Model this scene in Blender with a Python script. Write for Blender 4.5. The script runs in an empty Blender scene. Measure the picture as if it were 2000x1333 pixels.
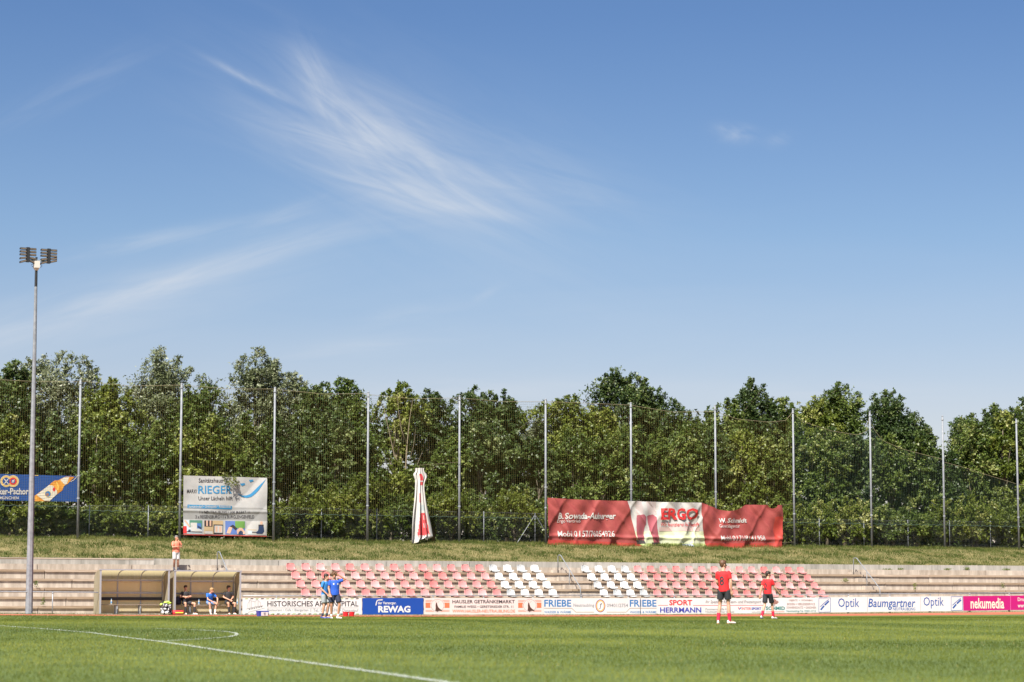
import bpy, math, random
import numpy as np
from mathutils import Vector, Matrix
from mathutils.bvhtree import BVHTree

SC = bpy.context.scene
COL = SC.collection
R = math.radians
rng = np.random.default_rng(7)
random.seed(7)

# ------------------------------------------------------------------ camera
FPX, CAM_H = 4722.0, 0.68
PITCH = math.atan(509.5 / FPX)
cam_d = bpy.data.cameras.new('camera')
cam_d.sensor_width = 36.0
cam_d.lens = 36.0 * FPX / 2000.0
cam_d.clip_start, cam_d.clip_end = 0.5, 4000.0
cam_d.dof.use_dof = True
cam_d.dof.focus_distance = 112.0
cam_d.dof.aperture_fstop = 2.8
cam = bpy.data.objects.new('camera', cam_d)
cam.location = (0, 0, CAM_H)
cam.rotation_euler = (math.pi / 2 + PITCH, 0, 0)
COL.objects.link(cam)
SC.camera = cam

# ------------------------------------------------------------------ sun, sky, exposure
SUN_EL = R(50.5)
SUN_AZ = math.atan2(-0.385, -0.92)                    # the sun stands behind the camera, to its left
sun_d = bpy.data.lights.new('sun', 'SUN')
sun_d.energy = 5.0
sun_d.angle = R(0.5)
sun_d.color = (1.0, 0.95, 0.86)
sun = bpy.data.objects.new('sun', sun_d)
ldir = Vector((-math.sin(SUN_AZ) * math.cos(SUN_EL), -math.cos(SUN_AZ) * math.cos(SUN_EL), -math.sin(SUN_EL)))
sun.rotation_euler = ldir.to_track_quat('-Z', 'Y').to_euler()
COL.objects.link(sun)

SC.view_settings.view_transform = 'Standard'
SC.view_settings.look = 'None'
SC.view_settings.gamma = 1.0
SC.view_settings.use_curve_mapping = False
SC.view_settings.exposure = 1.0
SC.cycles.max_bounces = 6
SC.cycles.diffuse_bounces = 3
SC.cycles.transmission_bounces = 4
SC.cycles.transparent_max_bounces = 8

world = bpy.data.worlds.new('World')
SC.world = world
world.use_nodes = True
wt = world.node_tree
wt.nodes.clear()


class NT:
    """tiny helper that chains math nodes"""
    def __init__(self, tree): self.t = tree

    def n(self, kind, **kw):
        nd = self.t.nodes.new(kind)
        for k, v in kw.items(): setattr(nd, k, v)
        return nd

    def put(self, sock, v):
        if isinstance(v, (int, float)): sock.default_value = v
        elif isinstance(v, (tuple, list)): sock.default_value = v
        else: self.t.links.new(v, sock)

    def m(self, op, a, b=0.0, clamp=False):
        nd = self.n('ShaderNodeMath', operation=op, use_clamp=clamp)
        self.put(nd.inputs[0], a); self.put(nd.inputs[1], b)
        return nd.outputs[0]

    def noise(self, vec, scale, detail=4, rough=0.55, dist=0.0):
        nd = self.n('ShaderNodeTexNoise')
        if vec is not None: self.put(nd.inputs['Vector'], vec)
        nd.inputs['Scale'].default_value = scale
        nd.inputs['Detail'].default_value = detail
        nd.inputs['Roughness'].default_value = rough
        nd.inputs['Distortion'].default_value = dist
        return nd.outputs['Fac']

    def ramp(self, fac, stops, interp='LINEAR'):
        nd = self.n('ShaderNodeValToRGB')
        cr = nd.color_ramp
        cr.interpolation = interp
        while len(cr.elements) < len(stops): cr.elements.new(0.5)
        for e, (p, c) in zip(cr.elements, stops):
            e.position = p
            e.color = (*c, 1) if len(c) == 3 else c
        self.put(nd.inputs[0], fac)
        return nd.outputs[0]

    def mix(self, fac, a, b, blend='MIX'):
        nd = self.n('ShaderNodeMix', data_type='RGBA', blend_type=blend)
        self.put(nd.inputs[0], fac)
        self.put(nd.inputs[6], (*a, 1) if isinstance(a, tuple) and len(a) == 3 else a)
        self.put(nd.inputs[7], (*b, 1) if isinstance(b, tuple) and len(b) == 3 else b)
        return nd.outputs[2]

    def comb(self, x, y, z=0.0):
        nd = self.n('ShaderNodeCombineXYZ')
        self.put(nd.inputs[0], x); self.put(nd.inputs[1], y); self.put(nd.inputs[2], z)
        return nd.outputs[0]


def build_sky():
    N = NT(wt)
    sky = N.n('ShaderNodeTexSky', sky_type='NISHITA')
    sky.sun_disc = False
    sky.sun_elevation = SUN_EL
    sky.sun_rotation = SUN_AZ
    sky.altitude = 300
    sky.air_density = 1.0
    sky.dust_density = 0.6
    sky.ozone_density = 2.2
    tc = N.n('ShaderNodeTexCoord')
    sep = N.n('ShaderNodeSeparateXYZ')
    wt.links.new(tc.outputs['Generated'], sep.inputs[0])
    X, Y, Z = sep.outputs
    # sky tone: bluer with height, all the way to the zenith
    tone = N.ramp(N.m('MULTIPLY', Z, 1.0, True), SKY_TONE)
    base = N.mix(1.0, sky.outputs[0], tone, 'MULTIPLY')
    # cirrus: wisps given by direction (tangent coordinates x/|y|, z/|y|)
    ay = N.m('MAXIMUM', N.m('ABSOLUTE', Y), 0.05)
    U = N.m('MULTIPLY', N.m('DIVIDE', X, ay), 4.722)
    V = N.m('MULTIPLY', N.m('DIVIDE', Z, ay), 4.722)
    total = None
    for (px, py, ang, ln, wd, amt, sa, sb, lo, hi) in CIRRUS:
        u0, v0 = (px - 1000) / 1000, (1176 - py) / 1000
        ca, sn = math.cos(R(ang)), math.sin(R(ang))
        du = N.m('SUBTRACT', U, u0); dv = N.m('SUBTRACT', V, v0)
        a = N.m('ADD', N.m('MULTIPLY', du, ca), N.m('MULTIPLY', dv, sn))
        b = N.m('SUBTRACT', N.m('MULTIPLY', dv, ca), N.m('MULTIPLY', du, sn))
        qa = N.m('POWER', N.m('ABSOLUTE', N.m('MULTIPLY', a, 1000 / ln)), 2.0)
        qb = N.m('POWER', N.m('ABSOLUTE', N.m('MULTIPLY', b, 1000 / wd)), 2.0)
        mask = N.m('EXPONENT', N.m('MULTIPLY', N.m('ADD', qa, qb), -1.0))
        nz = N.noise(N.comb(N.m('MULTIPLY', a, sa), N.m('MULTIPLY', b, sb), px * 0.01), 1.0, 6, 0.55, 1.0)
        mr = N.n('ShaderNodeMapRange', interpolation_type='SMOOTHSTEP')
        N.put(mr.inputs[0], nz)
        mr.inputs[1].default_value, mr.inputs[2].default_value = lo - 0.06, hi + 0.06
        c = N.m('MULTIPLY', N.m('MULTIPLY', mask, mr.outputs[0]), amt * 0.82)
        total = c if total is None else N.m('ADD', total, c)
    total = N.m('MINIMUM', total, 0.85)
    col = N.mix(total, base, CLOUD_COL)
    bg = N.n('ShaderNodeBackground')
    bg.inputs['Strength'].default_value = SKY_STRENGTH
    wt.links.new(col, bg.inputs[0])
    out = N.n('ShaderNodeOutputWorld')
    wt.links.new(bg.outputs[0], out.inputs[0])


SKY_STRENGTH = 0.056
SKY_TONE = [(0.0, (1.16, 0.91, 0.90)), (0.08, (1.03, 0.885, 0.92)), (0.15, (0.80, 0.85, 0.95)), (0.24, (0.57, 0.70, 0.90)), (1.0, (0.72, 0.80, 1.0))]
CLOUD_COL = (6.2, 6.6, 7.2)
# centre px, centre py, angle, half length, half width, amount, noise along, noise across, low, high
CIRRUS = [
    (612, 140, -62, 75, 30, 0.50, 5, 26, 0.22, 0.75),
    (482, 146, -27, 95, 8, 0.55, 5, 30, 0.15, 0.65),
    (690, 225, -40, 140, 46, 0.62, 4, 26, 0.25, 0.78),
    (820, 305, -34, 165, 62, 0.50, 4, 24, 0.28, 0.80),
    (660, 275, -17, 180, 30, 0.45, 4, 30, 0.25, 0.75),
    (760, 362, -19, 175, 32, 0.56, 4, 34, 0.18, 0.72),
    (890, 400, -10, 125, 16, 0.34, 4, 34, 0.18, 0.70),
    (1010, 345, -12, 250, 55, 0.30, 3, 22, 0.25, 0.80),
    (800, 310, -26, 360, 150, 0.48, 2.5, 14, 0.20, 0.85),
    (340, 546, 17, 330, 24, 0.60, 3, 30, 0.18, 0.75),
    (190, 610, 13, 380, 62, 0.52, 2.5, 16, 0.18, 0.80),
    (310, 462, 11, 150, 15, 0.46, 4, 34, 0.20, 0.75),
    (620, 440, 12, 300, 60, 0.22, 2.5, 16, 0.25, 0.80),
    (1442, 252, -8, 36, 17, 0.50, 9, 22, 0.25, 0.75),
    (1528, 264, 10, 26, 14, 0.22, 9, 24, 0.30, 0.75),
    (700, 678, 6, 180, 20, 0.34, 3, 26, 0.22, 0.75),
    (800, 612, 10, 100, 16, 0.24, 4, 26, 0.25, 0.75),
    (945, 576, 28, 30, 8, 0.26, 6, 20, 0.25, 0.75),
    (900, 766, 1, 380, 24, 0.45, 2.5, 24, 0.22, 0.75),
    (1580, 764, 0, 280, 20, 0.40, 2.5, 24, 0.25, 0.75),
    (560, 412, 22, 70, 13, 0.26, 5, 30, 0.25, 0.75),
    (1000, 660, 4, 1000, 150, 0.14, 1.2, 8, 0.25, 0.80),
    (130, 160, 28, 150, 26, 0.22, 3, 24, 0.25, 0.80),
]
build_sky()

# ------------------------------------------------------------------ site frame: s along the stand, q away from the pitch, z up
ANG = math.atan(0.4966)
CA, SA = math.cos(ANG), math.sin(ANG)
D0 = 124.0


def F(s, q, z=0.0):
    return Vector((s * CA - q * SA, D0 + s * SA + q * CA, z))


def W2F(p):
    return (p[0] * CA + (p[1] - D0) * SA, -p[0] * SA + (p[1] - D0) * CA, p[2])


def ray(px, py):
    u, v = (px - 1000) / FPX, (666.5 - py) / FPX
    c, s = math.cos(PITCH), math.sin(PITCH)
    return Vector((u, c - v * s, s + v * c))


def sq(px, py, q):
    """where the line of sight through a photo point meets the upright plane q = const"""
    d = ray(px, py)
    t = (q + D0 * CA) / (-d.x * SA + d.y * CA)
    p = Vector((0, 0, CAM_H)) + d * t
    return W2F(p)[0], p.z


def smooth(x, a, b):
    t = min(1, max(0, (x - a) / (b - a)))
    return t * t * (3 - 2 * t)


def rise(s):
    return min(0.16, 0.13 * ((s - 3) / 30) ** 2)


def gz(s, q):
    z = 0.0
    if abs(q + 41) < 28: z += 0.08 * math.cos(math.pi * (q + 41) / 56) ** 2
    return z + rise(s) * smooth(q, -32, -6)


def ground_px(px, py):
    d = ray(px, py)
    z = 0.0
    for _ in range(30):
        t = (z - CAM_H) / d.z
        p = Vector((0, 0, CAM_H)) + d * t
        s, q, _z = W2F(p)
        z = 0.6 * z + 0.4 * gz(s, q)
    return s, q, gz(s, q)


# ------------------------------------------------------------------ materials
MATS = {}


def mat(name, col, rough=0.7, col2=None, nscale=6.0, bump=0.0, bscale=40.0, metal=0.0, streak=None, vary=0.0, spec=0.5, transl=0.0):
    if name in MATS: return MATS[name]
    m = bpy.data.materials.new(name)
    m.use_nodes = True
    t = m.node_tree
    N = NT(t)
    b = t.nodes['Principled BSDF']
    b.inputs['Roughness'].default_value = rough
    b.inputs['Metallic'].default_value = metal
    b.inputs['Specular IOR Level'].default_value = spec
    b.inputs['Base Color'].default_value = (*col, 1)
    vec = N.n('ShaderNodeNewGeometry').outputs['Position']
    if col2 is not None:
        v2 = vec
        if streak:
            mp = N.n('ShaderNodeMapping'); t.links.new(vec, mp.inputs[0])
            mp.inputs['Scale'].default_value = streak
            v2 = mp.outputs[0]
        f = N.noise(v2, nscale, 6, 0.6)
        c = N.ramp(f, [(0.36, col), (0.66, col2)])
        if vary:        # alike pieces weather differently
            hv = N.n('ShaderNodeHueSaturation')
            rnd = N.n('ShaderNodeObjectInfo').outputs['Random']
            N.put(hv.inputs['Value'], N.m('ADD', N.m('MULTIPLY', rnd, vary), 1.0 - vary * 0.55))
            N.put(hv.inputs['Saturation'], N.m('ADD', N.m('MULTIPLY', rnd, -vary * 0.6), 1.0 + vary * 0.2))
            t.links.new(c, hv.inputs['Color']); c = hv.outputs[0]
        t.links.new(c, b.inputs['Base Color'])
    if bump:
        bp = N.n('ShaderNodeBump')
        bp.inputs['Strength'].default_value = bump
        bp.inputs['Distance'].default_value = 0.02
        t.links.new(N.noise(vec, bscale, 4, 0.6), bp.inputs['Height'])
        t.links.new(bp.outputs[0], b.inputs['Normal'])
    if transl:
        tr = N.n('ShaderNodeBsdfTranslucent')
        tr.inputs[0].default_value = (*col, 1)
        mx = N.n('ShaderNodeMixShader'); mx.inputs[0].default_value = transl
        t.links.new(b.outputs[0], mx.inputs[1]); t.links.new(tr.outputs[0], mx.inputs[2])
        t.links.new(mx.outputs[0], t.nodes['Material Output'].inputs[0])
    MATS[name] = m
    return m


def leaf_mat(name, stops, rough=0.45, transl=0.2, spec=0.4):
    m = bpy.data.materials.new(name)
    m.use_nodes = True
    t = m.node_tree
    N = NT(t)
    b = t.nodes['Principled BSDF']
    b.inputs['Roughness'].default_value = rough
    b.inputs['Specular IOR Level'].default_value = spec
    at = N.n('ShaderNodeAttribute', attribute_name='tint')
    c = N.ramp(at.outputs['Fac'], stops)
    t.links.new(c, b.inputs['Base Color'])
    tr = N.n('ShaderNodeBsdfTranslucent')
    t.links.new(c, tr.inputs[0])
    mx = N.n('ShaderNodeMixShader'); mx.inputs[0].default_value = transl
    t.links.new(b.outputs[0], mx.inputs[1]); t.links.new(tr.outputs[0], mx.inputs[2])
    t.links.new(mx.outputs[0], t.nodes['Material Output'].inputs[0])
    return m


LEAF = {
    'green': leaf_mat('leaf_green', [(0, (0.036, 0.064, 0.010)), (0.5, (0.082, 0.122, 0.020)), (0.85, (0.165, 0.200, 0.042)), (1, (0.28, 0.30, 0.10))]),
    'yellow': leaf_mat('leaf_yellow_green', [(0, (0.058, 0.088, 0.010)), (0.5, (0.125, 0.160, 0.020)), (0.85, (0.220, 0.240, 0.045)), (1, (0.34, 0.34, 0.12))]),
    'dark': leaf_mat('leaf_dark', [(0, (0.024, 0.046, 0.010)), (0.5, (0.055, 0.088, 0.020)), (0.85, (0.120, 0.155, 0.040)), (1, (0.21, 0.24, 0.09))]),
    'silver': leaf_mat('leaf_silver', [(0, (0.080, 0.100, 0.040)), (0.45, (0.145, 0.170, 0.075)), (0.7, (0.235, 0.255, 0.145)), (1, (0.40, 0.41, 0.28))]),
}
BARK = mat('bark', (0.10, 0.08, 0.055), 0.9, (0.17, 0.14, 0.10), 9, 0.5, 30)
BARK_PALE = mat('bark_pale', (0.15, 0.12, 0.075), 0.9, (0.26, 0.21, 0.14), 9, 0.4, 30)
GALV = mat('galvanised_steel', (0.19, 0.20, 0.22), 0.6, (0.27, 0.285, 0.305), 5, 0.05, 60, 0.1)
GALV_DK = mat('weathered_steel', (0.26, 0.28, 0.30), 0.5, (0.40, 0.42, 0.44), 7, 0.05, 60, 0.3)
ALU = mat('aluminium', (0.32, 0.34, 0.37), 0.45, (0.38, 0.40, 0.43), 8, 0, 40, 0.2)
CONC = mat('concrete', (0.34, 0.280, 0.225), 0.9, (0.52, 0.445, 0.365), 2.2, 0.35, 35, streak=(1.6, 1.6, 0.35), vary=0.22)
CONC_GREY = mat('concrete_grey', (0.26, 0.245, 0.215), 0.9, (0.42, 0.39, 0.35), 1.8, 0.35, 35, streak=(1.8, 1.8, 0.3), vary=0.2)
WOOD = mat('bench_wood', (0.30, 0.21, 0.14), 0.8, (0.46, 0.35, 0.25), 3, 0.2, 50, streak=(0.5, 0.5, 14), vary=0.4)
BLACK = mat('black_paint', (0.02, 0.02, 0.022), 0.6)
DARK_MESH = mat('dark_rubber', (0.03, 0.028, 0.025), 0.8)
PINK = [mat('pink_plastic', (0.55, 0.215, 0.205), 0.35, (0.59, 0.25, 0.24), 3, vary=0.2),
        mat('pink_plastic_bright', (0.57, 0.185, 0.175), 0.35, (0.60, 0.215, 0.20), 3, vary=0.2),
        mat('pink_plastic_faded', (0.58, 0.26, 0.25), 0.4, (0.61, 0.295, 0.285), 3, vary=0.2)]
WHITE_P = mat('white_plastic', (0.72, 0.72, 0.71), 0.35)
GREY_P = mat('greyed_plastic', (0.42, 0.43, 0.43), 0.4, (0.50, 0.51, 0.51), 4)
P_WHITE = mat('board_white', (0.66, 0.66, 0.65), 0.5, (0.60, 0.60, 0.59), 1.5)
P_CREAM = mat('board_rosy_white', (0.66, 0.57, 0.54), 0.5)
P_BLUE = mat('board_blue', (0.004, 0.058, 0.32), 0.4)
P_BLACK = mat('print_black', (0.03, 0.025, 0.03), 0.6)
P_GREY = mat('print_grey', (0.13, 0.125, 0.12), 0.6)
P_LGREY = mat('print_light_grey', (0.22, 0.235, 0.25), 0.6)
P_ORANGE = mat('print_orange', (0.62, 0.16, 0.07), 0.6)
P_BROWN = mat('print_brown', (0.07, 0.03, 0.02), 0.6)
P_TAN = mat('print_tan', (0.28, 0.16, 0.07), 0.6)
P_SKY = mat('print_sky_blue', (0.035, 0.17, 0.40), 0.6)
P_RED = mat('print_red', (0.56, 0.03, 0.03), 0.6)
P_NAVY = mat('print_navy', (0.04, 0.05, 0.33), 0.6)
P_TEAL = mat('print_teal', (0.015, 0.19, 0.17), 0.6)
P_DUSTY = mat('print_dusty_brown', (0.28, 0.15, 0.12), 0.6)
P_COBALT = mat('print_cobalt', (0.008, 0.08, 0.31), 0.6)
P_MAGENTA = mat('board_magenta', (0.44, 0.006, 0.15), 0.4)
P_GREEN = mat('print_green', (0.30, 0.42, 0.16), 0.6)
P_YELLOW = mat('print_yellow', (0.80, 0.55, 0.12), 0.6)
CL_RED = mat('cloth_red', (0.27, 0.046, 0.042), 0.65, (0.33, 0.065, 0.056), 2.5)
CL_RED2 = mat('cloth_bright_red', (0.36, 0.034, 0.026), 0.65, (0.42, 0.05, 0.034), 3)
CL_WHITE = mat('cloth_white', (0.46, 0.44, 0.41), 0.7, (0.53, 0.51, 0.48), 2)
CL_GREY = mat('cloth_greyish', (0.38, 0.37, 0.355), 0.7, (0.45, 0.44, 0.425), 2)
CL_GREY2 = mat('cloth_grey_fold_shade', (0.25, 0.245, 0.235), 0.7, (0.30, 0.295, 0.28), 2)  # darker copy of the greyish cloth, for the shade of a fold
CL_BLUE = mat('cloth_blue', (0.010, 0.060, 0.23), 0.55)


# ------------------------------------------------------------------ mesh helpers
ORG = {}


def tag(o, label=None, cat=None, group=None, kind=None):
    if label: o['label'] = label
    if cat: o['category'] = cat
    if group: o['group'] = group
    if kind: o['kind'] = kind
    return o


def thing(name, label, cat, at=(0, 0, 0), group=None):
    o = bpy.data.objects.new(name, None)
    COL.objects.link(o)
    o.empty_display_size = 0.3
    o.location = F(*at)
    o.rotation_euler = (0, 0, ANG)
    ORG[o] = Vector(at)
    return tag(o, label, cat, group)


def put(name, me, parent=None, at=None, m=None):
    """link a mesh whose vertices are already local"""
    o = bpy.data.objects.new(name, me)
    COL.objects.link(o)
    if parent is not None: o.parent = parent
    elif at is not None:
        o.location = F(*at)
        o.rotation_euler = (0, 0, ANG)
    if m is not None and not me.materials: me.materials.append(m)
    return o


class MB:
    def __init__(self): self.v, self.f, self.mi = [], [], []

    def face(self, idx, mi=0): self.f.append(tuple(idx)); self.mi.append(mi)

    def box(self, x0, x1, y0, y1, z0, z1, mi=0):
        i = len(self.v)
        self.v += [(x, y, z) for z in (z0, z1) for y in (y0, y1) for x in (x0, x1)]
        for q in ((0, 2, 3, 1), (4, 5, 7, 6), (0, 1, 5, 4), (2, 6, 7, 3), (0, 4, 6, 2), (1, 3, 7, 5)):
            self.face([i + k for k in q], mi)

    def hexa(self, pts, mi=0):
        i = len(self.v)
        self.v += [tuple(p) for p in pts]
        for q in ((0, 2, 3, 1), (4, 5, 7, 6), (0, 1, 5, 4), (2, 6, 7, 3), (0, 4, 6, 2), (1, 3, 7, 5)):
            self.face([i + k for k in q], mi)

    def loft(self, rings, cap=True, mi=0):
        i = len(self.v); n = len(rings[0])
        for r in rings: self.v += [tuple(p) for p in r]
        for a in range(len(rings) - 1):
            for k in range(n):
                k2 = (k + 1) % n
                self.face((i + a * n + k, i + a * n + k2, i + (a + 1) * n + k2, i + (a + 1) * n + k), mi)
        if cap:
            self.face([i + k for k in range(n)][::-1], mi)
            self.face([i + (len(rings) - 1) * n + k for k in range(n)], mi)

    def tube(self, pts, r, sides=8, cap=True, mi=0):
        pts = [Vector(p) for p in pts]
        rs = r if isinstance(r, (list, tuple)) else [r] * len(pts)
        rings = []
        up = None
        for k, p in enumerate(pts):
            d = (pts[min(k + 1, len(pts) - 1)] - pts[max(k - 1, 0)]).normalized()
            if up is None:
                up = Vector((0, 0, 1)) if abs(d.z) < 0.9 else Vector((1, 0, 0))
            a = (up - d * up.dot(d)).normalized(); b = d.cross(a)
            up = a
            rings.append([p + (a * math.cos(t) + b * math.sin(t)) * rs[k]
                          for t in [2 * math.pi * j / sides + math.pi / sides for j in range(sides)]])
        self.loft(rings, cap, mi)

    def cap(self, p0, p1, r0, r1, flat=False, sides=10):
        """tapered limb with round (or flat) ends"""
        p0, p1 = Vector(p0), Vector(p1)
        d = (p1 - p0).normalized()
        a = (Vector((0, 0, 1)) if abs(d.z) < 0.8 else Vector((1, 0, 0)))
        a = (a - d * a.dot(d)).normalized(); b = d.cross(a)
        prof = []
        if not flat: prof += [(p0 - d * r0 * 0.98, r0 * 0.15), (p0 - d * r0 * 0.7, r0 * 0.71)]
        prof += [(p0, r0), (p0.lerp(p1, 0.5), (r0 + r1) / 2), (p1, r1)]
        if not flat: prof += [(p1 + d * r1 * 0.7, r1 * 0.71), (p1 + d * r1 * 0.98, r1 * 0.15)]
        self.loft([[c + (a * math.cos(t) + b * math.sin(t)) * r for t in [2 * math.pi * j / sides for j in range(sides)]] for c, r in prof])

    def ell(self, c, ax, ay, az, n=10, m=7):
        """ellipsoid with axis vectors"""
        c, ax, ay, az = Vector(c), Vector(ax), Vector(ay), Vector(az)
        rings = []
        for i in range(m):
            ph = -math.pi / 2 + math.pi * (i + 0.35) / (m - 0.3)
            rings.append([c + (ax * math.cos(t) + ay * math.sin(t)) * math.cos(ph) + az * math.sin(ph)
                          for t in [2 * math.pi * j / n for j in range(n)]])
        self.loft(rings)

    def mesh(self, name, origin=(0, 0, 0), mats=()):
        me = bpy.data.meshes.new(name)
        o = origin
        me.from_pydata([(v[0] - o[0], v[1] - o[1], v[2] - o[2]) for v in self.v], [], self.f)
        for m in mats: me.materials.append(m)
        if len(mats) > 1: me.polygons.foreach_set('material_index', self.mi)
        me.update()
        return me

    def build(self, name, m, parent=None, at=None, smooth=False):
        """vertices are in frame coordinates (s, q, z)"""
        mats = m if isinstance(m, (list, tuple)) else [m]
        o = ORG[parent] if parent is not None and parent in ORG else (Vector(at) if at is not None else Vector((0, 0, 0)))
        me = self.mesh(name, o, mats)
        if smooth: me.polygons.foreach_set('use_smooth', [True] * len(me.polygons))
        ob = put(name, me, parent, at if at is not None else (0, 0, 0))
        ORG[ob] = o
        return ob


def np_mesh(name, V, Fc, mats, tint=None):
    me = bpy.data.meshes.new(name)
    n, k = Fc.shape
    me.vertices.add(len(V)); me.vertices.foreach_set('co', np.ascontiguousarray(V, dtype=np.float32).ravel())
    me.loops.add(n * k); me.loops.foreach_set('vertex_index', np.ascontiguousarray(Fc, dtype=np.int32).ravel())
    me.polygons.add(n)
    me.polygons.foreach_set('loop_start', np.arange(0, n * k, k, dtype=np.int32))
    me.polygons.foreach_set('loop_total', np.full(n, k, dtype=np.int32))
    for m in mats: me.materials.append(m)
    if tint is not None:
        at = me.attributes.new('tint', 'FLOAT', 'FACE')
        at.data.foreach_set('value', np.ascontiguousarray(tint, dtype=np.float32))
    me.update(calc_edges=True)
    return me


def copy_thing(o, at, label, group=None):
    c = o.copy(); COL.objects.link(c)
    c.location = F(*at); c['label'] = label
    if group: c['group'] = group
    ORG[c] = Vector(at)
    for ch in o.children:
        d = ch.copy(); COL.objects.link(d); d.parent = c
    return c


ORD = ['first', 'second', 'third', 'fourth', 'fifth', 'sixth', 'seventh', 'eighth', 'ninth', 'tenth', 'eleventh', 'twelfth',
       'thirteenth', 'fourteenth', 'fifteenth', 'sixteenth', 'seventeenth', 'eighteenth']

# ------------------------------------------------------------------ ground: pitch, track, verge, bank
LINE_M = mat('pitch_line_paint', (0.34, 0.37, 0.30), 0.9)


def grass_mat(name, stops, paint=True):
    m = bpy.data.materials.new(name)
    m.use_nodes = True
    t = m.node_tree; N = NT(t); b = t.nodes['Principled BSDF']
    b.inputs['Roughness'].default_value = 0.65
    b.inputs['Specular IOR Level'].default_value = 0.25
    at = N.n('ShaderNodeAttribute', attribute_name='tint')
    c = N.ramp(at.outputs['Fac'], stops)
    t.links.new(c, b.inputs['Base Color'])
    tr = N.n('ShaderNodeBsdfTranslucent'); t.links.new(c, tr.inputs[0])
    mx = N.n('ShaderNodeMixShader'); mx.inputs[0].default_value = 0.3
    t.links.new(b.outputs[0], mx.inputs[1]); t.links.new(tr.outputs[0], mx.inputs[2])
    t.links.new(mx.outputs[0], t.nodes['Material Output'].inputs[0])
    return m


def sheet(name, s0, s1, q0, q1, ns, nq, m, zfun, lift=0.0):
    S = np.linspace(s0, s1, ns); Q = np.linspace(q0, q1, nq)
    V = np.array([(s, q, zfun(s, q) + lift) for q in Q for s in S])
    idx = np.arange(ns * nq).reshape(nq, ns)
    Fc = np.stack([idx[:-1, :-1], idx[:-1, 1:], idx[1:, 1:], idx[1:, :-1]], -1).reshape(-1, 4)
    me = np_mesh(name, V, Fc, [m])
    me.polygons.foreach_set('use_smooth', [True] * len(me.polygons))
    o = put(name, me, None, (0, 0, 0))
    return tag(o, kind='structure')


SOIL_GRASS = mat('turf_base', (0.070, 0.105, 0.018), 0.95, (0.115, 0.155, 0.030), 1.2, 0.6, 60)
FAR_GROUND = mat('meadow', (0.07, 0.09, 0.03), 0.95, (0.13, 0.13, 0.05), 0.3, 0.4, 5)
TRACK = mat('tartan_track', (0.42, 0.095, 0.045), 0.85, (0.50, 0.14, 0.07), 3, 0.3, 90)
VERGE = mat('dry_verge', (0.22, 0.17, 0.09), 0.95, (0.34, 0.28, 0.17), 3, 0.5, 40)
BANK_M = mat('bank_soil', (0.12, 0.115, 0.035), 0.95, (0.24, 0.19, 0.08), 1.3, 0.6, 30)

g = MB()
g.face([0, 1, 2, 3])
g.v = [(-1500, -1500, -0.35), (1500, -1500, -0.35), (1500, 2500, -0.35), (-1500, 2500, -0.35)]
tag(g.build('ground', FAR_GROUND), kind='structure')
sheet('pitch_turf', -95, 80, -135, -12, 141, 140, SOIL_GRASS, gz)
sheet('running_track', -95, 80, -12, -1.3, 141, 12, TRACK, gz, -0.004)
sheet('verge', -95, 80, -1.3, 5.0, 141, 8, VERGE, gz, 0.004)


def bank_z(s, q):
    pts = [(9.62, 2.86), (11.0, 3.16), (13.0, 3.66), (15.0, 4.04), (17, 4.1), (80, 4.1)]
    z = float(np.interp(q, [p[0] for p in pts], [p[1] for p in pts]))
    return z + 0.05 * math.sin(s * 0.9 + q * 0.7) * smooth(q, 9.6, 11) * (1 - smooth(q, 14, 16)) + 0.03 * math.sin(s * 2.3 - q * 1.1) * smooth(q, 9.6, 11) * (1 - smooth(q, 14, 16))


sheet('grass_bank', -95, 90, 9.62, 80, 241, 60, BANK_M, bank_z)

# painted lines (from points on the photo taken down to the ground)
LINES = [
    ([(-60, 1219.5), (0, 1222.8), (112, 1231), (180, 1236.7), (315, 1254), (450, 1274.5), (562, 1290), (700, 1309), (850, 1331), (930, 1343)], 0.105),
    ([(318, 1253), (382, 1249.8), (436, 1246), (458, 1243.2), (464, 1240.5), (461, 1237.3), (441, 1234), (382, 1231), (300, 1228)], 0.085),
    ([(1905, 1213.5), (1935, 1213.0)], 0.10),
    ([(1975, 1215.5), (2030, 1216.5)], 0.10),
]
LINE_PTS = []
for k, (pp, wd) in enumerate(LINES):
    pts = [Vector(ground_px(*p)) for p in pp]
    fine = []
    for a, b in zip(pts[:-1], pts[1:]):
        n = max(2, int((b - a).length / 0.5))
        fine += [a.lerp(b, i / n) for i in range(n)]
    fine.append(pts[-1])
    # smooth corners
    for _ in range(4):
        fine = [fine[0]] + [(fine[i - 1] + fine[i] * 2 + fine[i + 1]) / 4 for i in range(1, len(fine) - 1)] + [fine[-1]]
    LINE_PTS.append((np.array([(p.x, p.y) for p in fine]), wd))
    mb = MB()
    for i, p in enumerate(fine):
        d = (fine[min(i + 1, len(fine) - 1)] - fine[max(i - 1, 0)]); d.z = 0; d.normalize()
        nrm = Vector((-d.y, d.x, 0)) * wd / 2
        for sg in (1, -1):
            v = p + nrm * sg
            mb.v.append((v.x, v.y, gz(v.x, v.y) + 0.006))
        if i: mb.face((2 * i - 2, 2 * i - 1, 2 * i + 1, 2 * i))
    tag(mb.build('pitch_line', LINE_M), kind='structure')


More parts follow.
